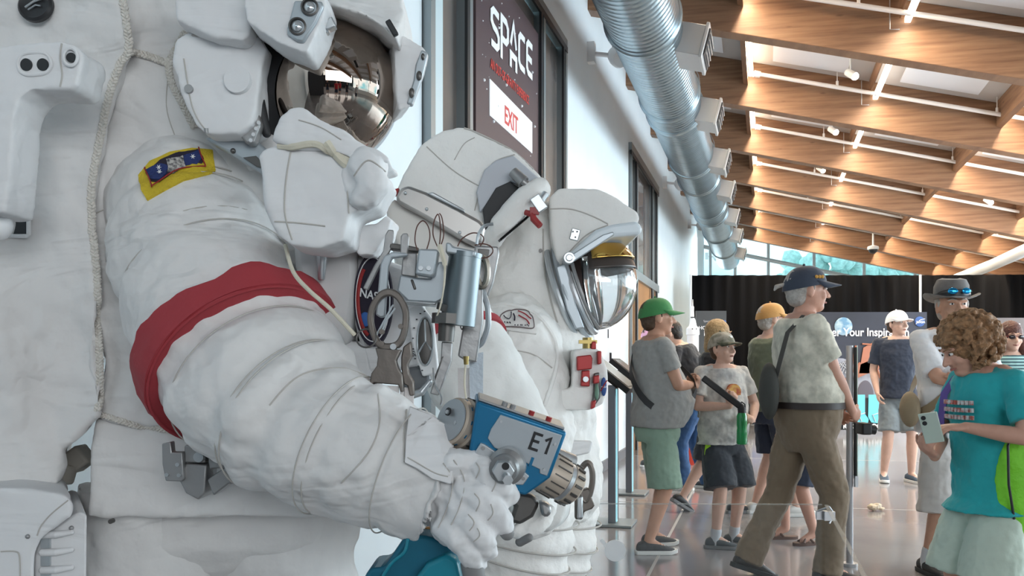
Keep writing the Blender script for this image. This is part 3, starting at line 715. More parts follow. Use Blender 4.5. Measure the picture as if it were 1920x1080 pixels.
# 2 man in black tee and jeans bending down -------------------------------
T = person('dark-haired man in black tee and blue jeans leaning over, behind green cap man', gp(1308, 9.3), 62, 1.78, SK_C, lean=.36, hyaw=5, hpitch=22,
    wr=((-.16, .34, 1.0), (.16, .36, .98)), eh=((-1, -.2, -.5), (1, -.3, -.5)), feet=((-.11, .10, 0), (.12, -.06, 0)),
    shirt=cloth('black_tee', (.018, .018, .022), b=.6), pants=cloth('blue_jeans', (.035, .10, .24), .35, 8), pl='long', shoes=M_grysh, sole=M_wsole, hair=hairbk, hairlen='full', glasses=(.150, .098, M_black, M_glass))
mb = MB(); U = T_info[T]['U']; c = U((.20, .03, 1.29)); mb.tube([c, c+V((.0, .02, .02)), c+V((0, .045, .0))], .004, 6); mb.build('shirt_emblem', M_white, T, local=True)
# 3 hidden visitor behind him with the pink and dark cap
T = person('visitor in dark cap with pink top mostly hidden behind the green cap man', gp(1218, 11.2), -70, 1.74, SK_C, wr=((-.15, .2, 1.1), (.15, .2, 1.1)),
    shirt=cloth('pink_tee', (.6, .3, .42)), pants=M_grysh and cloth('navy_shorts', (.03, .04, .07)), shoes=M_grysh, hair=hairbr, cap=cloth('dark_cap', (.04, .04, .05)), capb=cloth('pink_cap', (.70, .38, .55)), vox=.01)

# 4 boy -------------------------------------------------------------------
T = person('boy in camouflage-and-white cap and white graphic tee, green bottle at his hip', gp(1354, 6.45), -158, 1.51, SK_C, belly=.06, wide=1.12, hyaw=12, hpitch=-5,
    wr=((-.14, .22, 1.05), (.08, .22, 1.16)), eh=((-1, -.6, -.4), (1, -.5, -.9)), hd=((.6, .6, .1), (-.2, .3, .9)), pn=((.4, -.4, -.5), (-.3, -.8, -.2)), curl=(1.0, 1.1),
    feet=((-.11, .05, 0, 0, -.9), (.12, .10, 0, 0, .75)) and ((-.10, .02, 0, 0, .75), (.12, .08, 0, 0, .95)), shirt=cloth('marbled_white_tee', (.62, .60, .56), .3, 12, (.36, .35, .34)), hem=.84,
    pants=cloth('dark_sport_shorts', (.035, .04, .05)), plen=.50, pw=1.25, shoes=M_grysh, sole=mat('grey_sole', (.2, .2, .21), .6), socks=mat('sock_white', (.5, .52, .55), .8), hair=hairbr, cap=cloth('camo_brim', (.12, .12, .08), .6, 30, (.05, .06, .04)), capb=cloth('camo_white_cap', (.42, .38, .32), .5, 16, (.14, .14, .10)), vox=.0065, sleeve=.7)
BOY = T
mb = MB(); c = V((.0, .152, 1.27)); R = [[c+V((.068*math.cos(t), 0, .066*math.sin(t)))+V((0, dy, 0)) for t in [2*math.pi*j/20 for j in range(20)]] for dy in (-.03, .012)]
mb.rings(R); mb.build('shirt_print', mat('print_orange', (.40, .09, .04), .8, var=.7, vscale=26, col2=(.62, .36, .10)), T, local=True)
mb = MB(); c = V((.0, .160, 1.175))
for i in range(7): mb.box(c+V((-.062+.02*i, 0, .006*math.sin(i))), (.014, .02, .026))
mb.build('print_caption', M_rub, T, local=True)
mb = MB(); mb.rings([[T_info[T]['hips'][1]+V((ro*math.cos(th_), ro*math.sin(th_)+yo, z)) for ro, th_ in ((r_+.008, .35), (r_+.008, .75), (r_-.012, .75), (r_-.012, .35))] for z, r_, yo in ((-.03, .098, .0), (-.12, .120, .005), (-.22, .130, .01), (-.385, .138, .02))]); mb.build('lime_stripe', mat('lime', (.38, .66, .04), .7), T, local=True)
mb = MB(); hp = T_info[T]['hp']; mb.box(hp(0, .082, .222), (.04, .006, .022), z=V((0, -.5, .86)), y=V((0, .86, .5))); mb.build('cap_patch', M_white, T, local=True)
# shoulder strap across his chest, a case
mb = MB(); a = P(1318, 708, 6.12); b = P(1392, 765, 6.12); mb.box((a+b)/2, ((b-a).length, .02, .045), (b-a).normalized(), V((0, 1, 0)), (b-a).normalized().cross(V((0, 1, 0))))
tag(mb.build('black_baton', M_rub, bevel=.008), 'flat black bar held slantwise across the chest by the boy', 'bar')
t = thing('water_bottle', 'translucent green water bottle hanging at the hip of the boy', 'bottle', P(1391, 833, 6.12))
c = P(1391, 833, 6.12); mb = MB(); mb.lathe(c, (0, 0, 1), [(0, .030), (.01, .036), (.09, .035), (.11, .032), (.13, .035), (.19, .035), (.215, .026)]); mb.build('bottle_body', mat('green_bottle', (.01, .33, .09), .15, trans=.3, coat=.5), t)
mb = MB(); mb.lathe(c+V((0, 0, .212)), (0, 0, 1), [(0, .027), (.03, .027), (.04, .02), (.05, .012)]); mb.tube([c+V((-.025, 0, .23)), c+V((-.02, 0, .27)), c+V((0, 0, .285)), c+V((.02, 0, .27)), c+V((.025, 0, .23))], .005, 6); mb.build('bottle_lid', M_rub, t)

# 5 person behind the boy -------------------------------------------------
T = person('blond visitor in black tee walking behind the boy', gp(1344, 7.9), -75, 1.66, SK_C, hyaw=0, wr=((-.2, .25, 1.12), (.2, .22, 1.1)),
    feet=((-.10, .20, 0), (.10, -.30, .05, -.5)) and ((-.10, -.34, .06, .55), (.10, .14, 0)), shirt=cloth('black_tee', (.018, .018, .022), b=.6), pants=cloth('dark_sport_shorts', (.035, .04, .05)), shoes=M_rub, sole=mat('grey_sole', (.2, .2, .21), .6), hair=hairbl, hairlen='long')

# 6 man in the tan cap ----------------------------------------------------
T = person('man in orange-tan cap and olive green tee behind the man in navy cap', gp(1442, 7.75), -78, 1.80, SK_C, hyaw=-5, belly=.05,
    wr=((-.12, .30, 1.2), (.14, .26, 1.16)), feet=((-.12, -.06, 0, 0, .2), (.12, .18, 0)), shirt=cloth('olive_tee', (.17, .20, .14), .1, 10),
    pants=cloth('navy_shorts', (.03, .04, .07)), plen=.52, shoes=mat('white_shoe', (.62, .62, .6), .6), sole=M_wsole, hair=hairgr, cap=cloth('tan_cap', (.50, .27, .09)), wide=1.02)
# 7 visitor in sandals bending, mostly hidden -----------------------------
T = person('visitor in brown sandals standing mostly hidden behind the man in navy cap', gp(1508, 6.6), 98, 1.60, SK_D, hpitch=10,
    feet=((-.13, -.02, 0), (.12, .10, 0)), shirt=cloth('olive_tee', (.17, .20, .14), .1, 10), pants=cloth('navy_shorts', (.03, .04, .07)), shoes=mat('brown_leather', (.10, .05, .035), .6), shoe_style='sandal', hair=hairbr, vox=.01)

# 8 striding man in the navy cap -----------------------------------------
KH = cloth('brown_khaki', (.20, .145, .095), .12, 5)
T = person('tall man in navy cap, pale patterned shirt and brown trousers striding right', gp(1506, 5.45), -86, 1.87, SK_D, belly=.08, wide=1.08, hyaw=-3, hpitch=-1, lean=.0,
    wr=((-.13, .22, .93), (.10, .25, .92)), eh=((-.9, -1, -.2), (.9, -1, -.2)), hd=((.4, .8, -.5), (-.6, .7, -.4)), pn=((.7, -.3, 0), (-.7, -.3, 0)), curl=(.8, .8),
    feet=((-.10, -.30, .03, .32), (.10, .10, 0)), shirt=cloth('cream_print_shirt', (.66, .62, .52), .35, 14, (.42, .40, .33)), hem=.975, sleeve=.72, pants=KH, pl='long', pw=1.14,
    shoes=mat('black_shoe', (.03, .025, .025), .5), sole=M_rub, shoe_style='plain', hair=hairgr, cap=cloth('navy_cap', (.035, .045, .07)), vox=.0065, chest=1.04, tuck=.99, flare=.0)
NAVY = T
strap(T, [(.07, .13, 1.38, 0, 1, .3), (.10, .06, 1.475, 0, .3, 1), (.13, -.05, 1.475, .2, -.3, 1), (.16, -.15, 1.38, .5, -1, .3), (.15, -.19, 1.22, .5, -1, 0), (.12, -.21, 1.10, .5, -1, 0)], .03, mat('dark_strap', (.06, .055, .05), .7), 'bag_strap')
mb = MB(); R = [[V(((.164*1.08+.029)*a*math.cos(t), .026+(.144+.034)*a*math.sin(t), z)) for t in [2*math.pi*j/28 for j in range(28)]] for z, a in ((.962, 1.05), (.962, 1.11), (.998, 1.11), (.998, 1.05))]; mb.rings(R, cap=False); mb.build('belt', mat('belt', (.03, .02, .018), .5), T, local=True)
hp = T_info[T]['hp']; mb = MB(); 
for i in range(5): mb.ell(hp(-.083+.004*i, .02+.016*i, .205+.006*(i % 2)), (.008, .010, .010), 8, 6)
for i in range(3): mb.ell(hp(.083-.004*i, .02+.016*i, .205), (.006, .010, .010), 8, 6)
mb.build('cap_embroidery', mat('gold_thread', (.52, .27, .05), .5), T, local=True)
mb = MB(); mb.limb([hp(0, -.115, .175), hp(0, -.15, .165), hp(.0, -.16, .15)], [.010, .013, .006]); mb.build('cap_strap', hairgr, T, local=True)
t = thing('shoulder_bag', 'dark shoulder bag at the back of the man in navy cap', 'bag', Lp(T, .10, -.24, .96))
c = Lp(T, .08, -.225, 1.06); mb = MB(); mb.ell(c, (.055, .10, .17)); mb.build('bag_body', mat('dark_bag', (.05, .05, .045), .8, bump=.5, bscale=20), t)
t = thing('camera', 'small black camera held low in both hands of the man in navy cap', 'camera', Lp(T, 0, .37, .82))
c = Lp(T, .0, .35, .845); mb = MB(); mb.box(c, (.06, .12, .07)); mb.build('camera_body', M_rub, t, bevel=.01); mb = MB(); mb.cyl(c, c+V((.07, 0, -.01)), .028); mb.build('lens', M_black, t)

# 9 man in the white cap --------------------------------------------------
T = person('man in white cap and navy polo standing in front of the banner', gp(1683, 9.9), 172, 1.86, SK_C, hyaw=28, hpitch=-3,
    wr=((-.22, .05, .90), (.22, .08, .92)), feet=((-.13, .02, 0, 0, .3), (.13, -.02, 0, 0, -.2)), shirt=cloth('navy_polo', (.02, .028, .05)), sleeve=.75, pants=cloth('grey_shorts', (.17, .20, .22)), plen=.52,
    shoes=mat('slate_shoe', (.06, .09, .13), .7), sole=M_wsole, hair=hairbr, cap=mat('white_cap', (.75, .75, .77), .8), chest=1.05)
mb = MB(); c = V((-.055, .128, 1.30)); mb.tube([c+V((-.02, 0, .004)), c+V((-.01, .0, -.006)), c+V((.025, .0, .012))], .003, 6); mb.build('chest_mark', M_white, T, local=True)
# 10 man in the hat -------------------------------------------------------
T = person('man in grey brimmed hat and white tee, arms folded, sunglasses on the hat', gp(1781, 5.6), -168, 1.775, SK_B, belly=.07, wide=1.06, hyaw=-18, hpitch=-2,
    wr=((.05, .24, 1.17), (-.02, .26, 1.14)), eh=((-1, .1, -.5), (1, .1, -.5)), hd=((.9, .2, .1), (-.9, .2, 0)), pn=((0, -1, 0), (0, -1, 0)), curl=(.4, .5),
    feet=((-.14, .0, 0), (.14, -.02, 0)), shirt=cloth('white_tee', (.70, .70, .72), b=.7), sleeve=.85, pants=cloth('stone_shorts', (.52, .50, .48)), plen=.40, pw=1.15,
    shoes=M_rub, sole=M_rub, socks=mat('sock_white', (.5, .52, .55), .8), hair=hairgr, hat=cloth('grey_hat', (.17, .16, .155), .2, 20), chest=1.08, vox=.0065, neckw=1.15,
    glasses=(.218, .108, M_black, mat('mirror_blue', (.02, .30, .62), .08, .8, emis=None)))
torso_strap(T, -.14, .23, 1, 1.46, .98, .05, mat('tan_strap', (.24, .18, .11), .8), ry=.20)
t = thing('crossbody_bag', 'tan crossbody bag at the hip of the man in the hat', 'bag', Lp(T, .25, -.02, .86))
mb = MB(); c = Lp(T, .26, -.02, 1.0); mb.ell(c, (.05, .10, .11)); mb.build('bag_body', mat('tan_bag', (.30, .24, .16), .8, bump=.5, bscale=20), t)
# 11 woman in the teal tee ------------------------------------------------
T = person('woman with curly auburn hair in teal tee looking down at a phone', gp(1854, 3.75), 104, 1.51, SK_D, hyaw=-14, hpitch=24, lean=.05, wide=.96, neckdrop=.03, flare=.06,
    wr=((-.13, .24, 1.21), (.04, .27, 1.06)), eh=((-1, -.8, -.6), (1, -.4, -1)), hd=((.25, 1, .0), (-.35, .85, .5)), pn=((.25, .15, -1), (-.2, .0, 1)), curl=(.35, .75),
    feet=((-.12, .0, 0), (.12, .0, 0)), shirt=cloth('teal_tee', (.015, .34, .36), .1, 4, b=.8), hem=.80, sleeve=.75, pants=cloth('mint_shorts', (.46, .54, .46), .05, 6), plen=.50, pw=1.28,
    shoes=M_grysh, sole=M_wsole, hair=haircu, hairlen='curly', vox=.0055, smile=True, tuck=.83)
TEAL = T
# 12 woman with sunglasses ------------------------------------------------
ST = mat('striped_knit', (.16, .42, .42), .85)
n = ST.node_tree.nodes; l = ST.node_tree.links; wv = n.new('ShaderNodeTexWave'); wv.bands_direction = 'Z'; wv.inputs['Scale'].default_value = 11; tcn = n.new('ShaderNodeTexCoord'); r = n.new('ShaderNodeValToRGB')
r.color_ramp.interpolation = 'CONSTANT'; r.color_ramp.elements[0].color = (.05, .11, .13, 1); r.color_ramp.elements[1].position = .45; r.color_ramp.elements[1].color = (.34, .56, .56, 1)
l.new(tcn.outputs['Object'], wv.inputs['Vector']); l.new(wv.outputs['Fac'], r.inputs['Fac']); l.new(r.outputs[0], n['Principled BSDF'].inputs['Base Color'])
T = person('woman in dark sunglasses and striped teal tank top at the right edge', gp(1893, 7.6), 175, 1.63, SK_C, hyaw=0, hpitch=2, wr=((-.16, .22, 1.12), (.1, .22, 1.05)),
    shirt=ST, sleeve=.12, pants=cloth('blue_skirt', (.10, .18, .35)), shoes=M_grysh, hair=mat('hair_dark_red', (.11, .04, .03), .6, var=.4, vscale=40, bump=.8, bscale=60), hairlen='long', glasses=(.150, .098, mat('frame_red', (.25, .02, .04), .4), mat('dark_lens', (.02, .01, .012), .1)), smile=True)

# visitors on the camera's side, seen only as reflections in the visor
for i, (x, y, h, m_, lab) in enumerate(((1.1, -2.2, 5, 'red', 'visitor in a red tee behind the camera, reflected in the visor'), (1.9, -2.9, -10, 'red', 'second visitor in a red tee farther behind the camera, reflected in the visor'),
        (2.8, -2.4, 20, 'dark', 'visitor in dark clothes reflected at the right of the visor'), (.2, -3.4, 0, 'dark', 'visitor in dark clothes reflected in the middle of the visor'), (3.7, -1.2, 40, 'pale', 'visitor in pale clothes reflected near the visor edge'))):
    person(lab, (x, y), h, 1.75-.04*(i % 3), SK_B, shirt=cloth('shirt_'+m_, {'red': (.40, .02, .03), 'dark': (.03, .03, .045), 'pale': (.5, .52, .55)}[m_]), pants=cloth('navy_shorts', (.03, .04, .07)), shoes=M_grysh, hair=hairbk, vox=.013)
# phone, bag ---------------------------------------------------------------
t = thing('phone', 'pale green phone held by the curly-haired woman', 'phone', P(1742, 830, 3.55))
a = P(1746, 802, 3.56); up = V((.30, .12, -.95)).normalized(); sx = V((.8, -.55, .2)); sx = (sx-up*sx.dot(up)).normalized(); ny = sx.cross(up)
mb = MB(); mb.box(a, (.070, .009, .125), sx, ny, up); mb.build('phone_body', mat('phone_green', (.42, .50, .44), .3, coat=.4), t, bevel=.003)
mb = MB(); 
for i in (0, 1): c = a-up*.045-sx*.018+sx*.0*i+up*.022*i; mb.cyl(c-ny*.007, c+ny*.007, .009, n=14)
mb.build('lens', M_black, t)
t = thing('drawstring_bag', 'lime green drawstring bag hanging on the back of the curly-haired woman', 'bag', P(1905, 990, 3.85))
mb = MB(); c = P(1912, 880, 3.62)
R = []
for z, a, b in ((-.255, .02, .01), (-.25, .085, .03), (-.18, .105, .055), (-.05, .10, .06), (.08, .085, .05), (.17, .055, .03), (.20, .03, .02)): R.append([c+V((a*math.cos(w), b*math.sin(w), z)) for w in [2*math.pi*j/24 for j in range(24)]])
mb.rings(R); mb.build('bag_body', mat('lime_bag', (.20, .62, .03), .6, bump=.9, bscale=9, bdist=.04), t, sub=1, disp=[(.03, .1)])
for s, q in ((-.05, 1), (.03, 1)):
    mb = MB(); mb.tube([c+V((s, -.05, -.19)), c+V((s-.035, -.075, -.05)), c+V((s-.03, -.06, .10)), c+V((s*.4, -.03, .2)), P(1875, 700, 3.72)], .005, 6); mb.build('cord', M_rub, t)
U = T_info[TEAL]['U']
strap(TEAL, [(*U((x, y, z)), nx, ny, nz) for x, y, z, nx, ny, nz in ((.10, -.10, 1.44, 0, -1, .5), (.105, -.02, 1.475, 0, 0, 1), (.11, .07, 1.44, 0, .6, .8), (.125, .125, 1.36, 0, 1, .2), (.14, .135, 1.25, .1, 1, 0), (.16, .12, 1.1, .4, 1, 0))], .05, mat('purple_strap', (.10, .06, .26), .7), 'bag_strap')
mb = MB(); pr = random.Random(3)
for r in range(3):
    for i in range(9):
        x = -.085+.021*i; z = 1.315-.035*r; mb.box(U((x, .168-x*x*2.0, z+.012)), (.015, .012, .020))
mb.build('shirt_lettering', mat('print_red', (.40, .10, .08), .8, var=.6, vscale=40, col2=(.55, .60, .60)), TEAL, local=True)
S, E, Wp = T_info[TEAL]['pts'][0]; d = (E-S).normalized(); c = S.lerp(E, .50)+V((-.074, .0, 0))
c2 = MB(); c2.box(c, (.012, .035, .022)); c2.build('sleeve_patch', M_white, TEAL, local=True)
# ================================================================== BANNER, BOOTHS, SCREENS, GLASS
def fl(px, d): return (px-960)/F*d
# printed backdrop wall in front of the drape
BD = 17.6
t = thing('printed_banner', 'wide dark printed banner wall with an Earth, moon scene and the words Discover Your Inspiration', 'banner', (fl(1630, BD), BD, 0))
def bp(px, py, off=0.0): p = P(px, py, BD); p.y -= off; return p
M_night = mat('banner_night', (.018, .020, .035), .6, var=.4, vscale=1.2)
mb = MB(); mb.box((fl(1617, BD), BD+.06, (bp(0, 585).z)/2), (fl(1738, BD)-fl(1496, BD), .12, bp(0, 585).z)); mb.build('banner_panel', M_night, t, smooth=False)
M_moon = mat('moon_ground', (.30, .31, .36), .7, var=.5, vscale=2.5)
mb = MB(); mb.prism([bp(1498, 668, .01), bp(1580, 672, .01), bp(1640, 690, .01), bp(1700, 712, .01), bp(1734, 724, .01), bp(1734, 806, .01), bp(1498, 806, .01)], (0, .008, 0)); mb.build('printed_moonscape', M_moon, t, smooth=False)
mb = MB(); c = bp(1581, 612, .012); mb.ell(c, (.175, .012, .175), 28, 14); mb.build('printed_earth', mat('earth_print', (.10, .22, .34), .6, var=1, vscale=7, col2=(.42, .50, .52)), t)
text('banner_lettering', 'Discover Your Inspiration', bp(1507, 630, .02), (1, 0, 0), (0, 0, 1), .225, mat('letter_pale', (.60, .60, .64), .6), t, ext=.004, bold=.004, sx=.86)
# printed lander, boots and the round emblem
M_pr = mat('print_grey', (.42, .43, .46), .6); M_prc = mat('print_cyan', (.12, .48, .58), .6); M_pb = mat('print_black', (.01, .01, .012), .6); M_cop = mat('print_copper', (.32, .12, .07), .6)
mb = MB()
for q in (((1610, 700), (1618, 652), (1640, 640), (1645, 700)), ((1595, 690), (1640, 672), (1650, 690), (1600, 712))): mb.prism([bp(x, y, .022) for x, y in q], (0, .008, 0))
for a, b in (((1604, 648), (1590, 720)), ((1616, 645), (1700, 650)), ((1612, 680), (1560, 740)), ((1644, 690), (1660, 745))): mb.cyl(bp(*a, .02), bp(*b, .02), .018, n=6)
mb.build('printed_lander', M_cop, t, smooth=False)
mb = MB(); mb.ell(bp(1622, 742, .02), (.16, .01, .30), 24, 12); mb.build('printed_figure', mat('print_shadow', (.09, .08, .10), .7), t)
mb = MB()
for i in range(5): mb.tube([bp(1560+6*i, 700, .025), bp(1575+5*i, 682-3*i, .025), bp(1596+2*i, 700+4*i, .025)], .01, 5)
mb.build('printed_arch', M_pr, t)
mb = MB(); mb.ell(bp(1724, 603, .012), (.10, .01, .10), 20, 10); mb.build('printed_emblem', mat('emblem_blue', (.03, .08, .25), .6), t)
mb = MB(); mb.tube([bp(1716, 608, .03), bp(1724, 600, .03), bp(1733, 598, .03)], .008, 5); mb.build('emblem_swoosh', M_pr, t)
text('emblem_lettering', 'NASA', bp(1717, 606, .03), (1, 0, 0), (0, 0, 1), .065, M_let, t, ext=.002)
# free-standing boot boards
def boots(px0, px1, pyb, d, label, word, wx, full=True):
    t = thing('boot_board', label, 'sign', (fl((px0+px1)/2, d), d, 0)); q = lambda x, y, o=0.0: P(x, y, d)+V((0, -o, 0))
    mb = MB(); w = px1-px0
    if full: o = [(px0, pyb), (px0, pyb-24), (px0+w*.12, pyb-44), (px0+w*.35, pyb-58), (px0+w*.65, pyb-60), (px0+w*.85, pyb-48), (px1, pyb-26), (px1, pyb)]
    else: o = [(px0, pyb), (px0, pyb-48), (px1, pyb-48), (px1, pyb)]
    mb.prism([q(*p) for p in o], (0, .06, 0)); mb.build('board', M_pb, t, smooth=False)
    mb = MB()
    for bx in ((px0+w*.47, px0+w*.74) if full else (px0+w*.45,)):
        h = 54 if full else 36; z = pyb-12 if full else pyb-16
        mb.prism([q(x, y, .02) for x, y in ((bx-9, z-h), (bx+10, z-h), (bx+10, z-18), (bx+17, z-8), (bx+15, z), (bx-4, z-2), (bx-10, z-12))], (0, .012, 0))
    b = mb.build('printed_boot', M_prc if full else mat('print_bootblue', (.05, .12, .35), .6), t, smooth=False)
    mb = MB(); 
    for bx in ((px0+w*.47, px0+w*.74) if full else (px0+w*.45,)):
        z = pyb-12 if full else pyb-16; mb.tube([q(bx+10, z-20, .035), q(bx-2, z-16, .035), q(bx+3, z-4, .035)], .010, 5)
        if not full: mb.tube([q(bx-9, z-36, .035), q(bx+12, z-30, .035), q(bx+12, z-4, .035), q(bx-10, z, .035), q(bx-9, z-36, .035)], .015, 5)
    mb.build('boot_outline', M_pr, t)
    text('board_lettering', word, q(wx, pyb-3 if full else pyb-4, .02), (1, 0, 0), (0, 0, 1), .115, M_let, t, ext=.003, bold=.004, sx=.95)
boots(1566, 1662, 806, 16.4, 'low black board with two pale blue boots and the words ROCKET BOOTS', 'ROCKET BOOTS', 1580)
boots(1398, 1440, 796, 16.9, 'small black board with a blue boot reading BOOTS behind the boy', 'BOOTS', 1402, False)
# dark panel with headings behind the small rocket
t = thing('info_panel', 'tall dark see-through info panel reading HOW TO FLY behind the rocket model', 'sign', (fl(1335, 15), 15, 0)); q = lambda x, y, o=0.0: P(x, y, 15)+V((0, -o, 0))
mb = MB(); mb.box((q(1333, 0).x, 15, q(0, 583).z/2), (fl(1362, 15)-fl(1305, 15), .04, q(0, 583).z)); mb.build('panel', mat('panel_smoke', (.045, .05, .055), .3), t, smooth=False)
text('panel_heading', 'HOW TO', q(1309, 618, .03), (1, 0, 0), (0, 0, 1), .085, M_let, t); text('panel_word', 'FLY', q(1318, 630, .03), (1, 0, 0), (0, 0, 1), .13, M_let, t, sx=1.3)
text('panel_note', 'Space', q(1318, 604, .03), (1, 0, 0), (0, 0, 1), .05, M_pr, t)
mb = MB(); mb.ell(q(1357, 604, .03), (.035, .01, .035)); mb.build('panel_emblem', mat('emblem_blue', (.03, .08, .25), .6), t)
# second dark board right of the hat man
t = thing('dark_board', 'dark display board behind the man in the hat at the right', 'sign', (fl(1888, 16.6), 16.6, 0)); mb = MB(); z = P(0, 596, 16.6).z
mb.box((fl(1885, 16.6), 16.6, z/2), (.70, .05, z)); mb.build('board', mat('board_brown', (.05, .035, .032), .5), t, smooth=False)
mb = MB(); mb.box((fl(1885, 16.6), 16.57, z-.13), (.5, .02, .05)); mb.build('printed_line', M_pr, t, smooth=False)
# red and blue display stand
t = thing('display_cabinet', 'red and blue lettered display cabinet behind the dark-haired man', 'cabinet', (fl(1252, 12.6), 12.6, 0)); q = lambda x, y, o=0.0: P(x, y, 12.6)+V((0, -o, 0))
mb = MB(); mb.prism([q(1238, 625), q(1266, 622), V((q(1266, 0).x, 12.6, 0)), V((q(1238, 0).x, 12.6, 0))], (0, .3, 0)); mb.build('cabinet_body', mat('cab_navy', (.03, .05, .13), .5), t, smooth=False)
mb = MB(); mb.prism([q(1259, 624, .02), q(1266, 622, .02), V((q(1266, 0).x, 12.58, 0)), V((q(1259, 0).x, 12.58, 0))], (0, .02, 0)); mb.build('red_edge', mat('cab_red', (.5, .05, .03), .5), t, smooth=False)
mb = MB()
for i, y in enumerate((636, 643, 654, 661, 668, 680, 690)): mb.box(q(1248, y, .02), (.11 if i % 2 else .08, .02, .022))
mb.build('printed_text', mat('print_teal', (.10, .30, .40), .6), t, smooth=False)
# white rocket model on a red plinth
t = thing('rocket_model', 'tall white rocket model on a slim plinth between the dark-haired man and boy', 'model', (fl(1299, 11.6), 11.6, 0)); q = lambda x, y: P(x, y, 11.6)
c = q(1299, 620); mb = MB(); mb.lathe(c, (0, 0, 1), [(-1.0, .075), (-.06, .075), (-.05, .085), (.03, .082), (.06, .05), (.13, .035), (.17, .018), (.26, .014), (.30, .016), (.32, .006), (.40, .003)], 20); mb.build('rocket_body', M_white, t)
mb = MB(); mb.box(c+V((0, -.02, .17)), (.06, .02, .012)); mb.ell(c+V((-.02, -.078, .02)), .008); mb.ell(c+V((.03, -.075, .02)), .008); mb.build('rocket_fin', M_black, t)
mb = MB(); z = c.z-1.0; mb.cyl((c.x, 11.6, 0), (c.x, 11.6, z), .11, n=20); mb.build('plinth', mat('cab_red', (.5, .05, .03), .5), t)

# tilted black screens on posts -------------------------------------------
def podium(label, px, d, col):
    x = fl(px, d); t = thing('touch_screen_stand', label, 'screen stand', (x, d, 0))
    up = DW; mb = MB(); mb.box((x, d, .012), (.34, .34, .02), NW, DW); mb.build('base_plate', M_alu_d, t, bevel=.004)
    mb = MB(); mb.box((x, d, .57), (.06, .16, 1.10), NW, DW); mb.build('post', mat('post_grey', (.22, .23, .26), .35, .7), t, bevel=.004)
    mb = MB(); mb.box(V((x, d, .56))+NW*.034-DW*.05, (.012, .02, 1.06), NW, DW); mb.build('glowing_reflective_edge', mat('edge_reflection_glow', (.45, .80, .86), .08, .3, emis=(.35, .75, .85), es=.55), t, smooth=False)  # no lamp: weak emission stands in for the reflection on the pale blue strip
    c = V((x, d, 1.20)); ax = (NW*.62+V((0, 0, .78))).normalized(); s = DW; u = s.cross(ax)
    mb = MB(); mb.box(c, (.50, .40, .05), s, u, ax); mb.box(c-ax*.03, (.22, .20, .05), s, u, ax); h = mb.build('screen_housing', M_rub, t, bevel=.006)
    mb = MB(); mb.box(c+ax*.027, (.44, .34, .004), s, u, ax); mb.build('screen', mat('screen_glass', (.015, .018, .022), .35), h, smooth=False)
podium('near black tilted screen on an aluminium post, left of the man in green cap', 1150, 7.3, 0)
podium('second tilted screen on a post, farther back behind the man in green cap', 1181, 9.0, 0)
# wall switch slot
mb = MB(); a = WP(11.4, 1.36, .0); mb.box(a+NW*.01, (.02, .05, .13), NW, DW); tag(mb.build('wall_slot', M_black), 'small dark slot plate on the white wall above the near screen', 'plate')
mb = MB(); a = WP(11.25, 1.66, .0); mb.box(a+NW*.005, (.01, .02, .11), NW, DW); tag(mb.build('wall_mark', M_black), 'thin dark upright mark on the white wall, higher than the slot plate', 'mark')

# tall post with the glass edge -------------------------------------------
t = thing('barrier_post', 'tall aluminium post standing between the navy cap man and the banner', 'post', (fl(1589, 5.8), 5.8, 0)); d = 5.8; x = fl(1593, d); zt = P(0, 648, d).z
mb = MB(); mb.cyl((x, d, 0), (x, d, zt), .021, n=20); mb.cyl((x, d, 0), (x, d, .02), .05, n=28); mb.build('pole', mat('satin_post', (.42, .42, .44), .5, .6), t)
mb = MB(); zb = P(0, 893, d).z; mb.box((x+.032, d-.01, (zt+zb)/2-.01), (.014, .03, zt-zb)); mb.build('black_edge_strip', M_rub, t, bevel=.003)
mb = MB(); mb.box((x+.033, d-.02, zb-.03), (.02, .03, .07)); mb.build('clip', M_alu, t)
mb = MB(); mb.box((x+.038, d-.03, (zt+zb)/2), (.004, .006, zt-zb)); mb.build('bright_edge', mat('edge_pale', (.6, .75, .7), .2), t, smooth=False)

# low glass barrier round the exhibit --------------------------------------
GD = 3.05; gz = P(0, 945, GD).z; cx = fl(1549, GD)
M_edge = mat('glass_edge', (.30, .33, .33), .4, alpha=.35)
M_gl2 = mat('barrier_glass', (.85, .92, .92), .02, alpha=.018, spec=.25)
t = thing('glass_barrier', 'low frameless glass barrier between the spacesuits and the visitors', 'barrier', (cx, GD, 0))
A = V((cx, GD, 0)); Bp = A+V((-1, .02, 0))*1.36; Cp = A-V((.25, .95, 0))*1.6
for i, (u, v) in enumerate(((A, Bp), (A, Cp))):
    n2 = V((-(v-u).y, (v-u).x, 0)).normalized()*.006; u2 = u+(v-u).normalized()*.015
    mb = MB(); mb.prism([u2-n2, v-n2, v+n2, u2+n2], (0, 0, gz-.003)); g = mb.build('glass_panel', M_gl2, t, smooth=False)
    mb = MB(); z = V((0, 0, gz-.003)); mb.prism([u2-n2+z, v-n2+z, v+n2+z, u2+n2+z], (0, 0, .003)); mb.build('polished_edge', M_edge, g, smooth=False)
mb = MB()
for a in ((-.02, .0), (.0, -.02)): mb.box(A+V((a[0], a[1]-.012, gz-.035)), (.035, .012, .03))
mb.tube([A+V((-.035, -.02, gz-.02)), A+V((0, -.03, gz-.005)), A+V((.02, -.02, gz-.03)), A+V((.0, -.03, gz-.06))], .004, 6); mb.build('corner_clip', M_alu, t)
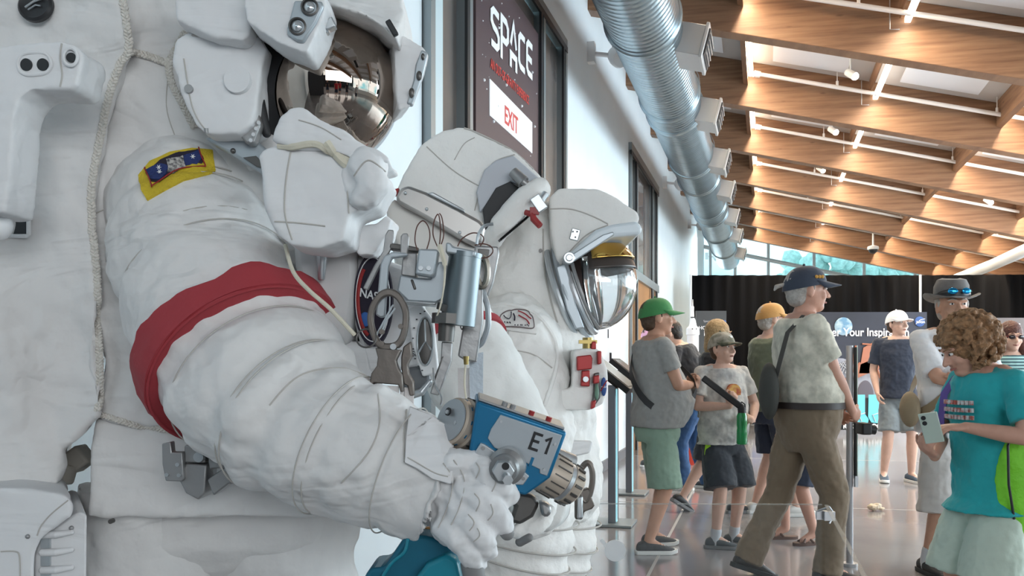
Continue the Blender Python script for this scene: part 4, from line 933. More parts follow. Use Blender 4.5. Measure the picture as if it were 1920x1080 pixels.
# round frosted disc on the glass
mb = MB(); c = P(1153, 1032, GD-.01); mb.cyl(c, c-V((0, .006, 0)), .036, n=32); tag(mb.build('glass_disc', mat('frosted_disc', (.62, .64, .66), .6, alpha=.9)), 'round frosted disc stuck on the low glass barrier', 'disc')
mb = MB(); c = P(1132, 1018, GD-.012); mb.box(c, (.012, .004, .03), V((.8, 0, .6)), z=V((-.6, 0, .8))); tag(mb.build('glass_tab', mat('frosted_disc', (.62, .64, .66), .6, alpha=.9)), 'tiny pale tab beside the frosted disc', 'tab')
# crumpled paper on floor
c = floor_px(1638, 958); mb = MB(); mb.ell(c+V((0, 0, .035)), (.055, .04, .03), 12, 8); mb.ell(c+V((.03, 0, .05)), (.04, .03, .018), 12, 8); mb.ell(c+V((.07, .0, .02)), (.03, .02, .015), 8, 6)
tag(mb.build('crumpled_paper', mat('paper_cream', (.66, .55, .42), .8, bump=1, bscale=30), remesh=.006, disp=[(.02, .02)]), 'crumpled cream paper scrap lying on the grey floor', 'paper')
# ================================================================== SPACESUITS
M_suit = mat('suit_cloth', (.71, .70, .69), .8, var=.07, vscale=3, bump=.7, bscale=11, bdist=.012, sheen=.2)
def wrinkle(m, sc, dist, st):
    n = m.node_tree.nodes; l = m.node_tree.links; b = n['Principled BSDF']; old = b.inputs['Normal'].links[0].from_socket
    tcn = n.new('ShaderNodeTexCoord'); q = n.new('ShaderNodeTexNoise'); q.inputs['Scale'].default_value = sc; q.inputs['Detail'].default_value = 2.5; q.inputs['Distortion'].default_value = 1.6
    mp = n.new('ShaderNodeMapping'); mp.inputs['Rotation'].default_value = (.3, .75, .2); mp.inputs['Scale'].default_value = (.55, 1, 1.9)
    l.new(tcn.outputs['Object'], mp.inputs['Vector']); l.new(mp.outputs[0], q.inputs['Vector'])
    r = n.new('ShaderNodeValToRGB'); e = r.color_ramp.elements; e[0].position = .40; e[0].color = (0, 0, 0, 1); e[1].position = .62; e[1].color = (0, 0, 0, 1); x = e.new(.5); x.color = (1, 1, 1, 1)
    r.color_ramp.interpolation = 'B_SPLINE'; l.new(q.outputs['Fac'], r.inputs['Fac'])
    bp = n.new('ShaderNodeBump'); bp.inputs['Strength'].default_value = st; bp.inputs['Distance'].default_value = dist
    l.new(r.outputs[0], bp.inputs['Height']); l.new(old, bp.inputs['Normal']); l.new(bp.outputs[0], b.inputs['Normal'])
wrinkle(M_suit, 3.4, .016, .42)
M_suit_s = mat('suit_cloth_smooth', (.70, .70, .705), .7, bump=.5, bscale=9, bdist=.01)
wrinkle(M_suit_s, 5, .007, .35)
M_cream = mat('strap_cream', (.62, .58, .47), .85, bump=.4, bscale=60)
M_seam = mat('seam_thread', (.47, .45, .42), .9)
M_braid = mat('braided_cord', (.66, .63, .58), .9, bump=.6, bscale=160, bdist=.004)
M_mgrey = mat('grey_metal', (.34, .34, .34), .42, .75, bump=.08, bscale=60)
M_mlight = mat('pale_metal', (.52, .55, .57), .35, .8)
M_mdark = mat('dark_metal', (.12, .115, .11), .4, .7)
M_band = mat('red_band', (.33, .035, .045), .75, bump=.25, bscale=30)
M_red2 = mat('red_anodised', (.33, .03, .03), .4, .3)
M_blue = mat('blue_anodised', (.010, .15, .30), .35, .35, spec=.6)
M_teal = mat('teal_cover', (.008, .12, .19), .4, .2)
M_tan = mat('tan_ring', (.46, .39, .32), .5, .3)
M_grub = mat('grey_rubber', (.20, .20, .20), .6)
M_plate = mat('grey_plate', (.40, .44, .47), .4, .5)

def pillow(name, m, par, px, d, t, vox=.006, smo=10, disp=None, push=None, parts=None):
    mb = MB(); mb.slab(px, d, t, push)
    return mb.build(name, m, par, remesh=vox, smo=smo, disp=disp if disp is not None else [(.018, .09)])
def limbpx(mb, pts, n=16):
    return mb.limb([P(*q[:3]) for q in pts], [q[3]*q[2]/F for q in pts], n)
def seam(name, px, objs, par, r=.0013, off=.0008, m=None, n=8, double=0, closed=False, back=1.8):
    pts = dense(px, n, closed); out = []
    for q in pts:
        h = surf(q[0], q[1], objs, off)
        if h is not None: out.append(h)
    if len(out) < 2: return None
    # keep to one sheet: drop sudden jumps
    keep = [out[0]]
    for p in out[1:]:
        if (p-keep[-1]).length < .09: keep.append(p)
    for _ in range(2): keep = [keep[0]]+[(keep[i-1]+keep[i]*2+keep[i+1])/4 for i in range(1, len(keep)-1)]+[keep[-1]] if len(keep) > 2 else keep
    mb = MB(); mb.tube(keep, r, 6)
    return mb.build(name, m or M_seam, par)
def braid(name, px, objs, par, r=.0065, n=14):
    pts = dense(px, n); keep = []
    for q in pts:
        h = surf(q[0], q[1], objs, .003)
        if h is not None and (not keep or (h-keep[-1]).length < .12): keep.append(h)
    if len(keep) < 3: return None
    for _ in range(3): keep = [keep[0]]+[(keep[i-1]+keep[i]*2+keep[i+1])/4 for i in range(1, len(keep)-1)]+[keep[-1]]
    # resample evenly, then plait three strands
    L = [0]; 
    for i in range(1, len(keep)): L.append(L[-1]+(keep[i]-keep[i-1]).length)
    N = max(8, int(L[-1]/.0028)); S = []
    j = 0
    for i in range(N+1):
        s = L[-1]*i/N
        while j < len(L)-2 and L[j+1] < s: j += 1
        u = (s-L[j])/max(1e-6, L[j+1]-L[j]); S.append(keep[j].lerp(keep[j+1], min(1, u)))
    mb = MB()
    for k in range(3):
        st = []
        for i, p in enumerate(S):
            d = (S[min(i+1, N)]-S[max(i-1, 0)]).normalized(); side = d.cross(V((0, -1, 0))).normalized(); up = side.cross(d)
            ph = 2*math.pi*(i/7.0+k/3); st.append(p+side*r*.75*math.sin(ph)-up*r*.4*math.sin(2*ph))
        mb.tube(st, r*.46, 6)
    return mb.build(name, M_braid, par)
def disc_on(name, m, par, px, py, rp, obs, t=.004, n=24, sx=1.0, off=0.0, sink=.002, nrm=None):
    c = surf(px, py, obs, off, back=1.8); c2 = surf(px+6, py, obs, off, back=1.8); c3 = surf(px, py+6, obs, off, back=1.8)
    nn = nrm or (c2-c).cross(c3-c).normalized()
    if nn.y > 0: nn = -nn
    mb = MB(); mb.cyl(c-nn*sink, c+nn*t, rp*c.y/F, n=n); return mb.build(name, m, par)

def loft_path(pts, n=10):
    """pts (px,py,d,r_metres) -> dense list of (centre, tangent, radius, x, y) frames"""
    D = dense(pts, n); C_ = [P(*q[:3]) for q in D]; R_ = [q[3] for q in D]; out = []; pu = V((0, -1, 0))
    for i, c in enumerate(C_):
        t = (C_[min(i+1, len(C_)-1)]-C_[max(i-1, 0)]).normalized(); x = t.cross(pu).normalized(); y = x.cross(t).normalized(); pu = y
        out.append((c, t, R_[i], x, y))
    return out
def loft(mb, fr, add=0.0, i0=0, i1=None, n=48, wob=None, sq=1.0):
    R = []
    for k, (c, t, r, x, y) in enumerate(fr[i0:i1]):
        w = wob(k+i0) if wob else 0
        R.append([c+x*(r+add+w)*math.cos(a)+y*(r+add+w)*sq*math.sin(a) for a in [2*math.pi*j/n for j in range(n)]])
    return mb.rings(R)
def ring_line(mb, f, r_add, th, n=64, sq=1.0):
    c, t, r, x, y = f; mb.tube([c+x*(r+r_add)*math.cos(a)+y*(r+r_add)*sq*math.sin(a) for a in [2*math.pi*j/n for j in range(n)]], th, 5, closed=True)

# ------------------------------------------------------------------ SUIT 1 (near)
s1 = thing('spacesuit', 'large white spacesuit in front with mirrored visor, red arm band and yellow shoulder patch', 'spacesuit', (P(400, 0, 2.0).x, 2.0, 0))
W1 = [(.045, .15), (.016, .055)]
pack = pillow('backpack', M_suit, s1, [(-90, -60), (240, -60), (240, 95), (208, 200), (178, 330), (172, 420), (180, 560), (190, 700), (186, 775), (150, 812), (112, 842), (106, 905), (52, 918), (-90, 918)], [1.62]*2+[1.66, 1.68, 1.68, 1.68, 1.68, 1.68, 1.68, 1.70, 1.70, 1.68, 1.66, 1.62], .42, disp=W1, smo=14, push=V((-.19, 0, 0)))
side = pillow('torso_cover', M_suit, s1, [(225, -60), (490, -60), (500, 120), (470, 260), (560, 420), (640, 520), (680, 640), (640, 790), (480, 818), (370, 812), (280, 798), (185, 785), (170, 600), (165, 420), (172, 320), (205, 200), (232, 95)], [1.71]*17, .46, disp=W1, smo=14)
flap = pillow('waist_flap', M_suit, s1, [(180, 782), (280, 798), (370, 812), (480, 818), (640, 800), (690, 900), (680, 960), (620, 972), (300, 974), (210, 974), (163, 970), (168, 880)], [1.72]*12, .30, push=V((-.10, 0, 0)), disp=[(.016, .11), (.006, .04)], smo=8)
# legs and boots
for i, (x0, x1) in enumerate((((300, 960, 1.95), (285, 1200, 1.95)), ((540, 960, 2.02), (560, 1200, 2.02)))):
    fr = loft_path([(x0[0]+5, 930, x0[2], .17), (x0[0]-15, 1040, x0[2], .165), (x0[0]-12, 1180, x0[2], .15), (x0[0], 1500, x0[2], .12), (x0[0]+10, 1740, x0[2], .10)] if i == 0 else [(x0[0], 930, x0[2], .17), (x0[0]-10, 1040, x0[2], .16), (x0[0], 1180, x0[2], .15), (x0[0], 1500, x0[2], .12), (x0[0]+10, 1690, x0[2], .10)], 8)
    mb = MB(); loft(mb, fr); mb.build('leg', M_suit, s1, remesh=.009, smo=3, disp=[(.035, .12), (.012, .05)])
    c = fr[-1][0]; mb = MB(); mb.ell(V((c.x+.05, c.y-.03, .075)), (.17, .085, .075)); mb.box(V((c.x+.05, c.y-.03, .02)), (.32, .16, .04)); mb.build('boot', M_suit_s, s1, remesh=.01, smo=4)
mb = MB(); mb.limb([P(330, 945, 1.95), P(530, 945, 2.0)], [.165, .165]); mb.build('hip_section', M_suit, s1, remesh=.009, disp=[(.02, .1)])
mb = MB(); mb.cyl(P(212, 976, 1.72)-V((0, 0, 0)), P(212, 976, 1.72)+V((0, -.012, 0)), .0045, n=14); mb.build('snap', M_mdark, s1)

# upper arm to wrist
A = [(352, 345, 1.84, .125), (352, 400, 1.79, .152), (385, 505, 1.71, .160), (450, 660, 1.60, .160), (525, 760, 1.52, .147), (620, 826, 1.47, .122), (722, 870, 1.445, .108), (800, 900, 1.43, .098), (822, 908, 1.43, .092)]
fr = loft_path(A, 12)
def wob(k):
    u = k/12.0; w = 0
    for q, a, s in ((1.35, -.010, .10), (2.15, -.011, .10), (2.62, -.004, .08), (3.38, -.006, .08), (4.05, -.013, .16), (4.6, -.012, .15), (5.4, -.007, .12), (6.3, -.005, .10)): w += a*math.exp(-((u-q)/s)**2)
    return w
mb = MB(); mb.ell(P(352, 360, 1.83), (.135, .135, .11), 30, 20); loft(mb, fr, 0, 0, None, 64, wob)
arm = mb.build('arm', M_suit, s1, remesh=.0048, smo=4, disp=[(.034, .14), (.016, .055)])
mb = MB(); i0 = 35; i1 = 40
loft(mb, fr, .022, i0, i1, 72, wob); band = mb.build('arm_band', M_band, s1, disp=[(.034, .14), (.016, .055)])
mb = MB(); ring_line(mb, fr[i1-1], .016, .003); mb.build('band_edging', M_band, band)
for k, u in enumerate((1.30, 1.42, 2.08, 2.22, 3.5, 4.18, 4.30, 5.2, 5.32, 6.4)):
    mb = MB(); f = fr[int(u*12)]; ring_line(mb, (f[0], f[1], f[2]+wob(u*12)+.0015, f[3], f[4]), .0005, .0013); mb.build('stitch_seam', M_seam, s1)
# long seam down the forearm and cuff flap
seam('stitch_seam', [(505, 760), (560, 705), (640, 690), (700, 712)], [arm], s1)
seam('stitch_seam', [(705, 715), (712, 790), (690, 850), (640, 905)], [arm], s1, n=10)
mb = MB(); pl = []
for u, v in [(765, 762), (808, 778), (838, 802), (849, 842), (846, 906), (812, 897), (780, 878), (759, 868), (762, 820)]:
    pl.append((u, v))
pts = [surf(x, y, [arm], .004, back=1.36) for x, y in pl]; pts = [q if q.y < 1.42 else V((q.x*1.355/q.y, 1.355, q.z)) for q in pts]
mb.rings([pts, [q+V((0, -.007, 0)) for q in pts]]); cuff = mb.build('cuff_flap', M_suit_s, s1, bevel=.002)
seam('stitch_seam', [(764, 858), (782, 868), (815, 887), (840, 894)], [cuff], s1, r=.0010); seam('stitch_seam', [(762, 768), (757, 820), (758, 866)], [arm], s1)


# glove closed on the teal tool
mb = MB()
limbpx(mb, [(815, 905, 1.43, 82), (845, 915, 1.40, 66), (868, 935, 1.38, 56), (852, 975, 1.385, 50)])
limbpx(mb, [(872, 875, 1.37, 26), (905, 880, 1.355, 27), (940, 905, 1.35, 25), (953, 928, 1.36, 22)])
limbpx(mb, [(870, 915, 1.355, 27), (905, 940, 1.34, 28), (930, 965, 1.345, 25), (943, 985, 1.36, 21)])
limbpx(mb, [(858, 955, 1.355, 28), (885, 978, 1.34, 28), (905, 1005, 1.345, 26), (913, 1030, 1.36, 21)])
limbpx(mb, [(838, 985, 1.36, 28), (862, 1010, 1.345, 28), (880, 1035, 1.35, 25), (893, 1058, 1.365, 20)])
limbpx(mb, [(850, 870, 1.36, 30), (885, 868, 1.36, 24)])
glove = mb.build('glove', M_suit_s, s1, remesh=.0032, smo=3, disp=[(.012, .035), (.005, .014)])
for q in ((946, 990, 1.36, 15),):
    mb = MB(); c = P(*q[:3]); mb.limb([c, c+V((.004, .0, -.008))], [q[3]*q[2]/F, q[3]*q[2]/F*.9]); mb.build('fingertip_pad', M_grub, glove)
mb = MB(); limbpx(mb, [(885, 1058, 1.362, 22), (890, 1085, 1.365, 21), (895, 1100, 1.37, 17)]); mb.build('fingertip_pad', M_grub, glove)
for px in ([(832, 868), (850, 900), (840, 950), (822, 990)], [(850, 862), (872, 900), (862, 950), (846, 985)], [(893, 868), (900, 880), (893, 896)], [(890, 925), (900, 940), (893, 958)], [(878, 965), (890, 980), (880, 995)], [(922, 890), (930, 905), (922, 922)], [(920, 945), (925, 962), (915, 975)], [(895, 990), (900, 1004), (888, 1015)]):
    seam('glove_seam', px, [glove], glove, r=.0009, n=5)

# shoulder patch : yellow with a blue field
def patch(par, px, m, name, objs, off, t=.002, sub=1):
    q = []
    for i, p in enumerate(px):
        a = px[i]; b = px[(i+1) % len(px)]
        for k in range(6): q.append((a[0]+(b[0]-a[0])*k/6, a[1]+(b[1]-a[1])*k/6))
    cx = sum(x for x, y in q)/len(q); cy = sum(y for x, y in q)/len(q)
    R = []
    for f in (1, .8, .6, .4, .2, .04): R.append([surf(cx+(x-cx)*f, cy+(y-cy)*f, objs, off+t) for x, y in q])
    if any(p is None for r in R for p in r): return None
    base = [surf(x, y, objs, off-.004) for x, y in q]
    mb = MB(); mb.rings([base]+R); return mb.build(name, m, par, ang=60)
M_yel = mat('patch_yellow', (.62, .46, .03), .8, bump=.5, bscale=220); M_pbl = mat('patch_blue', (.020, .035, .14), .8, bump=.4, bscale=220); M_pdk = mat('patch_dark', (.02, .015, .03), .8)
yp = patch(s1, [(262, 330), (283, 305), (320, 288), (360, 280), (397, 284), (399, 300), (402, 325), (380, 331), (345, 340), (310, 358), (277, 377), (266, 358)], M_yel, 'shoulder_patch', [arm], .002, .003)
if yp:
    patch(yp, [(276, 328), (300, 305), (335, 290), (370, 284), (382, 300), (378, 310), (340, 320), (300, 345), (284, 345)], M_pdk, 'patch_field', [arm], .006, .0015)
    patch(yp, [(277, 322), (300, 312), (315, 314), (315, 332), (302, 342), (286, 342)], M_pbl, 'patch_blue_left', [arm], .008, .0015)
    patch(yp, [(341, 298), (372, 286), (378, 298), (368, 312), (345, 314)], M_pbl, 'patch_blue_right', [arm], .008, .0015)
    patch(yp, [(315, 304), (340, 298), (345, 318), (328, 330), (317, 330)], mat('patch_silver', (.50, .48, .45), .8, var=.8, vscale=160, col2=(.05, .05, .06)), 'patch_centre', [arm], .0085, .0015)
    def sline(px, m, r, nm): seam(nm, px, [arm], yp, r=r, off=.0115, m=m, n=4)
    sline([(278, 320), (277, 321), (290, 357), (289, 356)], M_red2, .0013, 'patch_red_line'); sline([(290, 356), (310, 343), (345, 322), (383, 317)], M_red2, .0013, 'patch_red_line'); sline([(370, 284), (371, 285), (383, 316), (383, 317)], M_red2, .0013, 'patch_red_line')
    for cx, cy in ((299, 321), (302, 333), (360, 300)):
        mb = MB(); c = surf(cx, cy, [arm], .0112)
        for k in range(3): 
            a = math.pi*k/3; d = V((math.cos(a), 0, math.sin(a)))*.0048; mb.tube([c-d, c, c+d], [.0003, .0013, .0003], 5)
        mb.build('patch_star', M_white, yp)

# braided lacing
allc = [pack, side]
braid('braided_cord', [(229, 2), (236, 40), (240, 95), (226, 118), (205, 180), (190, 245), (176, 320), (170, 370), (172, 430), (178, 500), (182, 580), (184, 640), (187, 700), (184, 770)], allc, s1, r=.0068)
braid('braided_cord', [(240, 96), (275, 104), (316, 120)], allc, s1); braid('braided_cord', [(348, 62), (332, 90), (318, 120), (325, 160), (345, 200), (365, 240)], allc, s1)
braid('braided_cord', [(188, 776), (225, 787), (275, 800), (330, 810), (380, 812)], [side, flap], s1, r=.0055)
seam('stitch_seam', [(180, 400), (200, 392), (225, 388)], allc, s1); seam('stitch_seam', [(318, 124), (312, 200), (330, 260)], allc, s1, r=.001)

# handle arm with the recess
hd_ = pillow('side_handle', M_suit_s, s1, [(-80, 92), (60, 80), (114, 77), (140, 84), (152, 96), (153, 118), (147, 138), (143, 158), (132, 167), (60, 168), (36, 185), (26, 215), (18, 320), (8, 400), (-80, 400)], 1.46, .09, vox=.004, smo=6, disp=[(.008, .04)])
mb = MB(); o = [surf(x, y, [hd_], .001, back=1.46) for x, y in dense([(34, 120), (42, 104), (64, 99), (88, 102), (97, 120), (88, 136), (62, 141), (42, 137)], 5, True)]
mb.tube(o, .003, 8, closed=True); mb.build('recess_rim', M_suit_s, s1)
mb = MB(); k = [q+V((0, -.0005, 0)) for q in o]; mb.rings([k, [q+V((0, .003, 0)) for q in k]]); mb.build('recess_plate', M_suit_s, s1)
for x in (51, 82): disc_on('recess_hole', M_black, s1, x, 122, 11.5, [hd_], t=.0035)
disc_on('end_port', M_black, s1, 135, 109, 9, [hd_], t=.004); mb = MB(); c = surf(135, 109, [hd_], .004, back=1.46); mb.tube([c+V((math.cos(a)*.011, -.001, math.sin(a)*.014)) for a in [2*math.pi*j/20 for j in range(20)]], .0025, 6, closed=True); mb.build('port_rim', M_suit_s, s1)
seam('stitch_seam', [(116, 82), (113, 110), (117, 140), (113, 163)], [hd_], s1)
# round gauge
c = surf(72, 14, [pack], .006, back=1.64); mb = MB(); mb.lathe(c, (0, -1, .12), [(0, .031), (.008, .031), (.012, .027), (.010, .023)], 32); g = mb.build('gauge', M_black, s1)
mb = MB(); mb.tube([c+V((-.015, -.012, -.006)), c+V((.0, -.013, .004)), c+V((.015, -.012, .010))], .0022, 6); mb.tube([c+V((-.010, -.012, -.010)), c+V((.004, -.013, -.002)), c+V((.012, -.012, -.003))], .0018, 6); mb.build('gauge_needle', M_mlight, g)
# knob and slot at the left edge
mb = MB(); c = P(-2, 422, 1.52); mb.ell(c, (.022, .022, .026)); mb.build('round_knob', M_white, s1)
c = surf(36, 424, [pack], 0, back=1.66); mb = MB(); mb.box(c+V((0, .003, 0)), (.034, .012, .034)); mb.build('dark_slot', M_black, s1, bevel=.003)
mb = MB(); mb.tube([c+V((x, -.005, z)) for x, z in ((-.016, .019), (.018, .019), (.020, .017), (.020, -.017), (.018, -.019), (-.016, -.019))], .004, 8); mb.build('slot_rim', M_suit_s, s1)
mb = MB(); c = surf(21, 235, [pack], 0, back=1.66); mb.box(c, (.010, .014, .040)); mb.build('side_slot', M_mdark, s1, bevel=.002)
mb = MB(); c = P(148, 860, 1.9); mb.box(c, (.045, .05, .045), V((.8, 0, .6)), z=V((-.6, 0, .8))); mb.cyl(P(128, 870, 1.88), P(118, 905, 1.88), .02); mb.build('hip_fitting', mat('beige_fitting', (.45, .42, .37), .6), s1, bevel=.006)

# lower left equipment box with louvres
t = pillow('lower_pack', M_suit_s, s1, [(-90, 915), (60, 916), (125, 928), (140, 950), (134, 968), (78, 1010), (66, 1040), (62, 1250), (-90, 1250)], 1.55, .3, push=V((-.16, 0, 0)), vox=.007, smo=5, disp=[(.006, .08)])
mb = MB(); mb.slab([(64, 1040), (76, 1006), (136, 966), (150, 960), (163, 965), (160, 1250), (64, 1250)], 1.58, .28, V((-.15, 0, 0))); lp = mb.build('louvre_panel', M_suit_s, s1, bevel=.004)
for i in range(4):
    mb = MB(); y = 1003+i*33; a = P(80, y, 1.575); b = P(134, y-5, 1.575); mb.limb([a, a.lerp(b, .5)+V((0, -.004, -.001)), b], [.0065, .0065, .0045], 10); mb.build('louvre', M_suit_s, lp)
    mb = MB(); a = P(86, y+15, 1.577); mb.box(a, (.016, .006, .018)); mb.build('louvre_slot', M_mlight, lp, smooth=False)
for x, y in ((52, 1006), (134, 990)): mb = MB(); mb.ell(P(x, y, 1.55 if x < 100 else 1.577), .0042, 10, 8); mb.build('snap', M_mgrey, s1)
seam('stitch_seam', [(128, 938), (98, 962), (78, 985), (70, 1004)], [t], s1); seam('stitch_seam', [(2, 1034), (30, 1034), (37, 1045), (38, 1085)], [t], s1)

# neck, hood and helmet ---------------------------------------------------
mb = MB(); mb.ell(P(560, 320, 1.86), (.15, .18, .10)); mb.ell(P(520, 430, 1.90), (.18, .17, .2)); mb.build('neck_section', M_suit, s1, remesh=.008, disp=[(.02, .1)])
hood = pillow('hood_side', M_suit_s, s1, [(330, 75), (360, 55), (480, 60), (500, 90), (490, 130), (482, 190), (472, 232), (445, 250), (385, 253), (366, 236), (340, 180), (322, 118)], 1.58, .12, vox=.0045, smo=8, disp=[(.010, .06)])
pillow('hood_top_pouch', M_suit_s, s1, [(322, -50), (472, -50), (470, 20), (468, 66), (452, 78), (400, 68), (330, 40)], 1.54, .10, vox=.0045, smo=7, disp=[(.012, .06)])
disc_on('hood_button', M_suit_s, s1, 448, 152, 25, [hood], t=.010, n=36); disc_on('hood_snap', M_mgrey, s1, 355, 168, 8, [hood], t=.006); disc_on('hood_snap', M_mgrey, s1, 387, 247, 4, [hood], t=.006)
seam('stitch_seam', [(345, 110), (358, 190), (372, 225), (388, 246)], [hood], s1); seam('stitch_seam', [(360, 66), (395, 72), (452, 84)], [hood], s1, r=.002)
HC = P(606, 168, 1.74); ff = V((.52, -.80, -.36)).normalized(); hx = ff.cross(V((0, 0, 1))).normalized(); hz = hx.cross(ff)
def shell(mb, c, r, a0, a1, n=56, m=18, ax=ff, xx=hx, zz=hz, sq=(1, 1, 1)):
    R = []
    for i in range(m+1):
        a = math.radians(a0+(a1-a0)*i/m); R.append([c+ax*r*sq[0]*math.cos(a)+(xx*math.cos(t)*sq[1]+zz*math.sin(t)*sq[2])*r*math.sin(a) for t in [2*math.pi*j/n for j in range(n)]])
    return R
mb = MB(); mb.rings(shell(mb, HC+ff*.018+V((.006, 0, 0)), .131, 2, 178, sq=(1.02, 1, 1.03))); vis = mb.build('mirrored_visor', mat('visor_mirror', (.42, .35, .30), .015, 1.0), s1)
mb = MB(); mb.rings(shell(mb, HC, .1385, 58, 96, m=10)+shell(mb, HC, .1375, 96, 58, m=4), cap=False); mb.build('black_rim', M_rub, s1)
o2 = HC+V((-.010, .02, .012)); mb = MB(); mb.rings(shell(mb, o2, .150, 78, 176, m=22)+shell(mb, o2, .143, 176, 78, m=10), cap=False); sh = mb.build('helmet_shell', mat('shell_white', (.66, .72, .76), .45), s1)
mb = MB(); R = shell(mb, o2, .153, 78, 79, m=1)[0]; mb.tube(R, .008, 8, closed=True); mb.build('shell_edge', mat('shell_white', (.66, .72, .76), .45), sh)
# cloth crown over the shell
pillow('helmet_crown', M_suit, s1, [(560, -60), (740, -60), (757, 22), (751, 44), (742, 70), (722, 52), (690, 28), (640, 12), (600, 6)], [1.64, 1.70, 1.66, 1.62, 1.58, 1.58, 1.58, 1.58, 1.6], .16, vox=.0045, smo=5, disp=[(.008, .05)])
mb = MB(); a = P(735, 53, 1.565); mb.box(a, (.010, .010, .030), V((.85, 0, .5)), z=V((-.5, 0, .85)).normalized()*-1); mb.build('crown_slot', M_black, s1, bevel=.002)
mb = MB(); mb.slab([(604, 40), (622, 30), (629, 48), (615, 55), (596, 52)], 1.54, .02); mb.slab([(590, 52), (615, 58), (596, 70), (584, 64)], 1.545, .02); mb.build('latch', M_mlight, s1, bevel=.002)
# light housing with two lenses, left
lh = pillow('helmet_lamp', M_suit_s, s1, [(455, -5), (470, -40), (600, -30), (612, 4), (600, 45), (577, 96), (568, 99), (520, 80), (462, 40)], 1.50, .10, vox=.004, smo=4, disp=[(.005, .04)])
mb = MB(); mb.slab([(552, 0), (604, 2), (606, 12), (592, 42), (568, 78), (556, 76), (538, 64), (538, 52)], 1.492, .02); lf = mb.build('lamp_face', M_plate, lh, bevel=.003)
for x, y in ((580, 14), (557, 50)):
    mb = MB(); c = P(x, y, 1.492); mb.lathe(c+V((0, .004, 0)), (.15, -1, 0), [(0, .0145), (.008, .0145), (.009, .012), (.002, .010)], 24); mb.build('lens_ring', M_mdark, lf)
    mb = MB(); mb.ell(c+V((0, -.001, 0)), (.0095, .005, .0095)); mb.build('lens', mat('lamp_lens', (.55, .58, .60), .08, .6), lf)
# right lamp housing
rh = pillow('helmet_lamp', M_suit_s, s1, [(738, 75), (752, 64), (800, 92), (796, 120), (772, 195), (748, 208), (742, 180)], 1.66, .10, vox=.004, smo=4, disp=[(.005, .04)], push=V((-.03, 0, 0)))
mb = MB(); mb.slab([(790, 92), (802, 98), (798, 118), (794, 135), (772, 196), (762, 194), (775, 150), (779, 120)], 1.655, .02); rf = mb.build('lamp_face', M_plate, rh, bevel=.003)
for x, y, r in ((793, 106, .006), (786, 142, .009), (772, 174, .009)): mb = MB(); mb.ell(P(x, y, 1.652), (r*.6, .004, r)); mb.build('lens', M_mdark, rf)
# neck ring hardware
mb = MB(); mb.slab([(382, 258), (440, 250), (480, 262), (560, 330), (580, 380), (545, 372), (480, 318), (430, 288), (395, 268)], 1.63, .05); nr = mb.build('neck_ring', M_plate, s1, bevel=.006)
mb = MB(); mb.ell(P(437, 283, 1.628), .005); mb.slab([(455, 295), (480, 292), (500, 315), (480, 312)], 1.622, .01); mb.build('ring_latch', M_mdark, nr, bevel=.001)
mb = MB(); mb.slab([(448, 252), (470, 208), (484, 212), (489, 232), (474, 268), (462, 270)], 1.60, .03); br = mb.build('perforated_bracket', M_mgrey, s1, bevel=.004)
mb = MB()
for i in range(4): mb.cyl(P(485-5.0*i, 230+11*i, 1.601), P(485-5.0*i, 230+11*i, 1.594), .0035, n=10)
for i in range(3): mb.cyl(P(473-6*i, 220+11*i, 1.601), P(473-6*i, 220+11*i, 1.594), .0022, n=10)
mb.build('bracket_hole', M_mlight, br)
mb = MB(); mb.limb([P(484, 190, 1.62), P(500, 250, 1.63)], [.012, .008]); mb.build('visor_pivot', M_rub, s1)

# chest camera wrapped in white cloth
cb = pillow('chest_pouch', M_suit_s, s1, [(482, 290), (492, 276), (540, 268), (640, 285), (700, 300), (725, 330), (700, 380), (655, 400), (645, 452), (600, 466), (545, 462), (520, 440), (500, 395)], 1.42, .14, vox=.0045, smo=5, disp=[(.010, .07)])
pf = pillow('pouch_flap', M_suit_s, s1, [(512, 262), (530, 216), (542, 202), (565, 200), (600, 222), (660, 252), (700, 278), (730, 300), (690, 312), (620, 282), (560, 278)], 1.41, .12, vox=.004, smo=5, disp=[(.012, .05)])
mb = MB(); limbpx(mb, [(690, 315, 1.42, 38), (700, 345, 1.41, 30), (685, 370, 1.42, 28)]); limbpx(mb, [(655, 330, 1.43, 20), (668, 380, 1.43, 18)]); nb = mb.build('pouch_end', M_suit_s, s1, remesh=.004, smo=4, disp=[(.012, .03)])
seam('pouch_strap', [(500, 272), (540, 276), (590, 270), (618, 284), (650, 300), (672, 308)], [pf, cb], s1, r=.0055, off=.002, m=M_cream, n=8)
seam('pouch_strap', [(612, 268), (630, 290), (652, 310), (668, 306)], [pf, cb], s1, r=.0075, off=.002, m=M_cream, n=8)
seam('stitch_seam', [(545, 285), (536, 340), (534, 400), (548, 450)], [cb], s1); seam('stitch_seam', [(642, 296), (650, 340), (654, 400)], [cb], s1)
seam('stitch_seam', [(515, 415), (560, 418), (610, 424)], [cb], s1); seam('stitch_seam', [(664, 330), (690, 300), (722, 322)], [nb], s1); seam('stitch_seam', [(560, 225), (600, 238), (640, 262)], [pf], s1, r=.001)
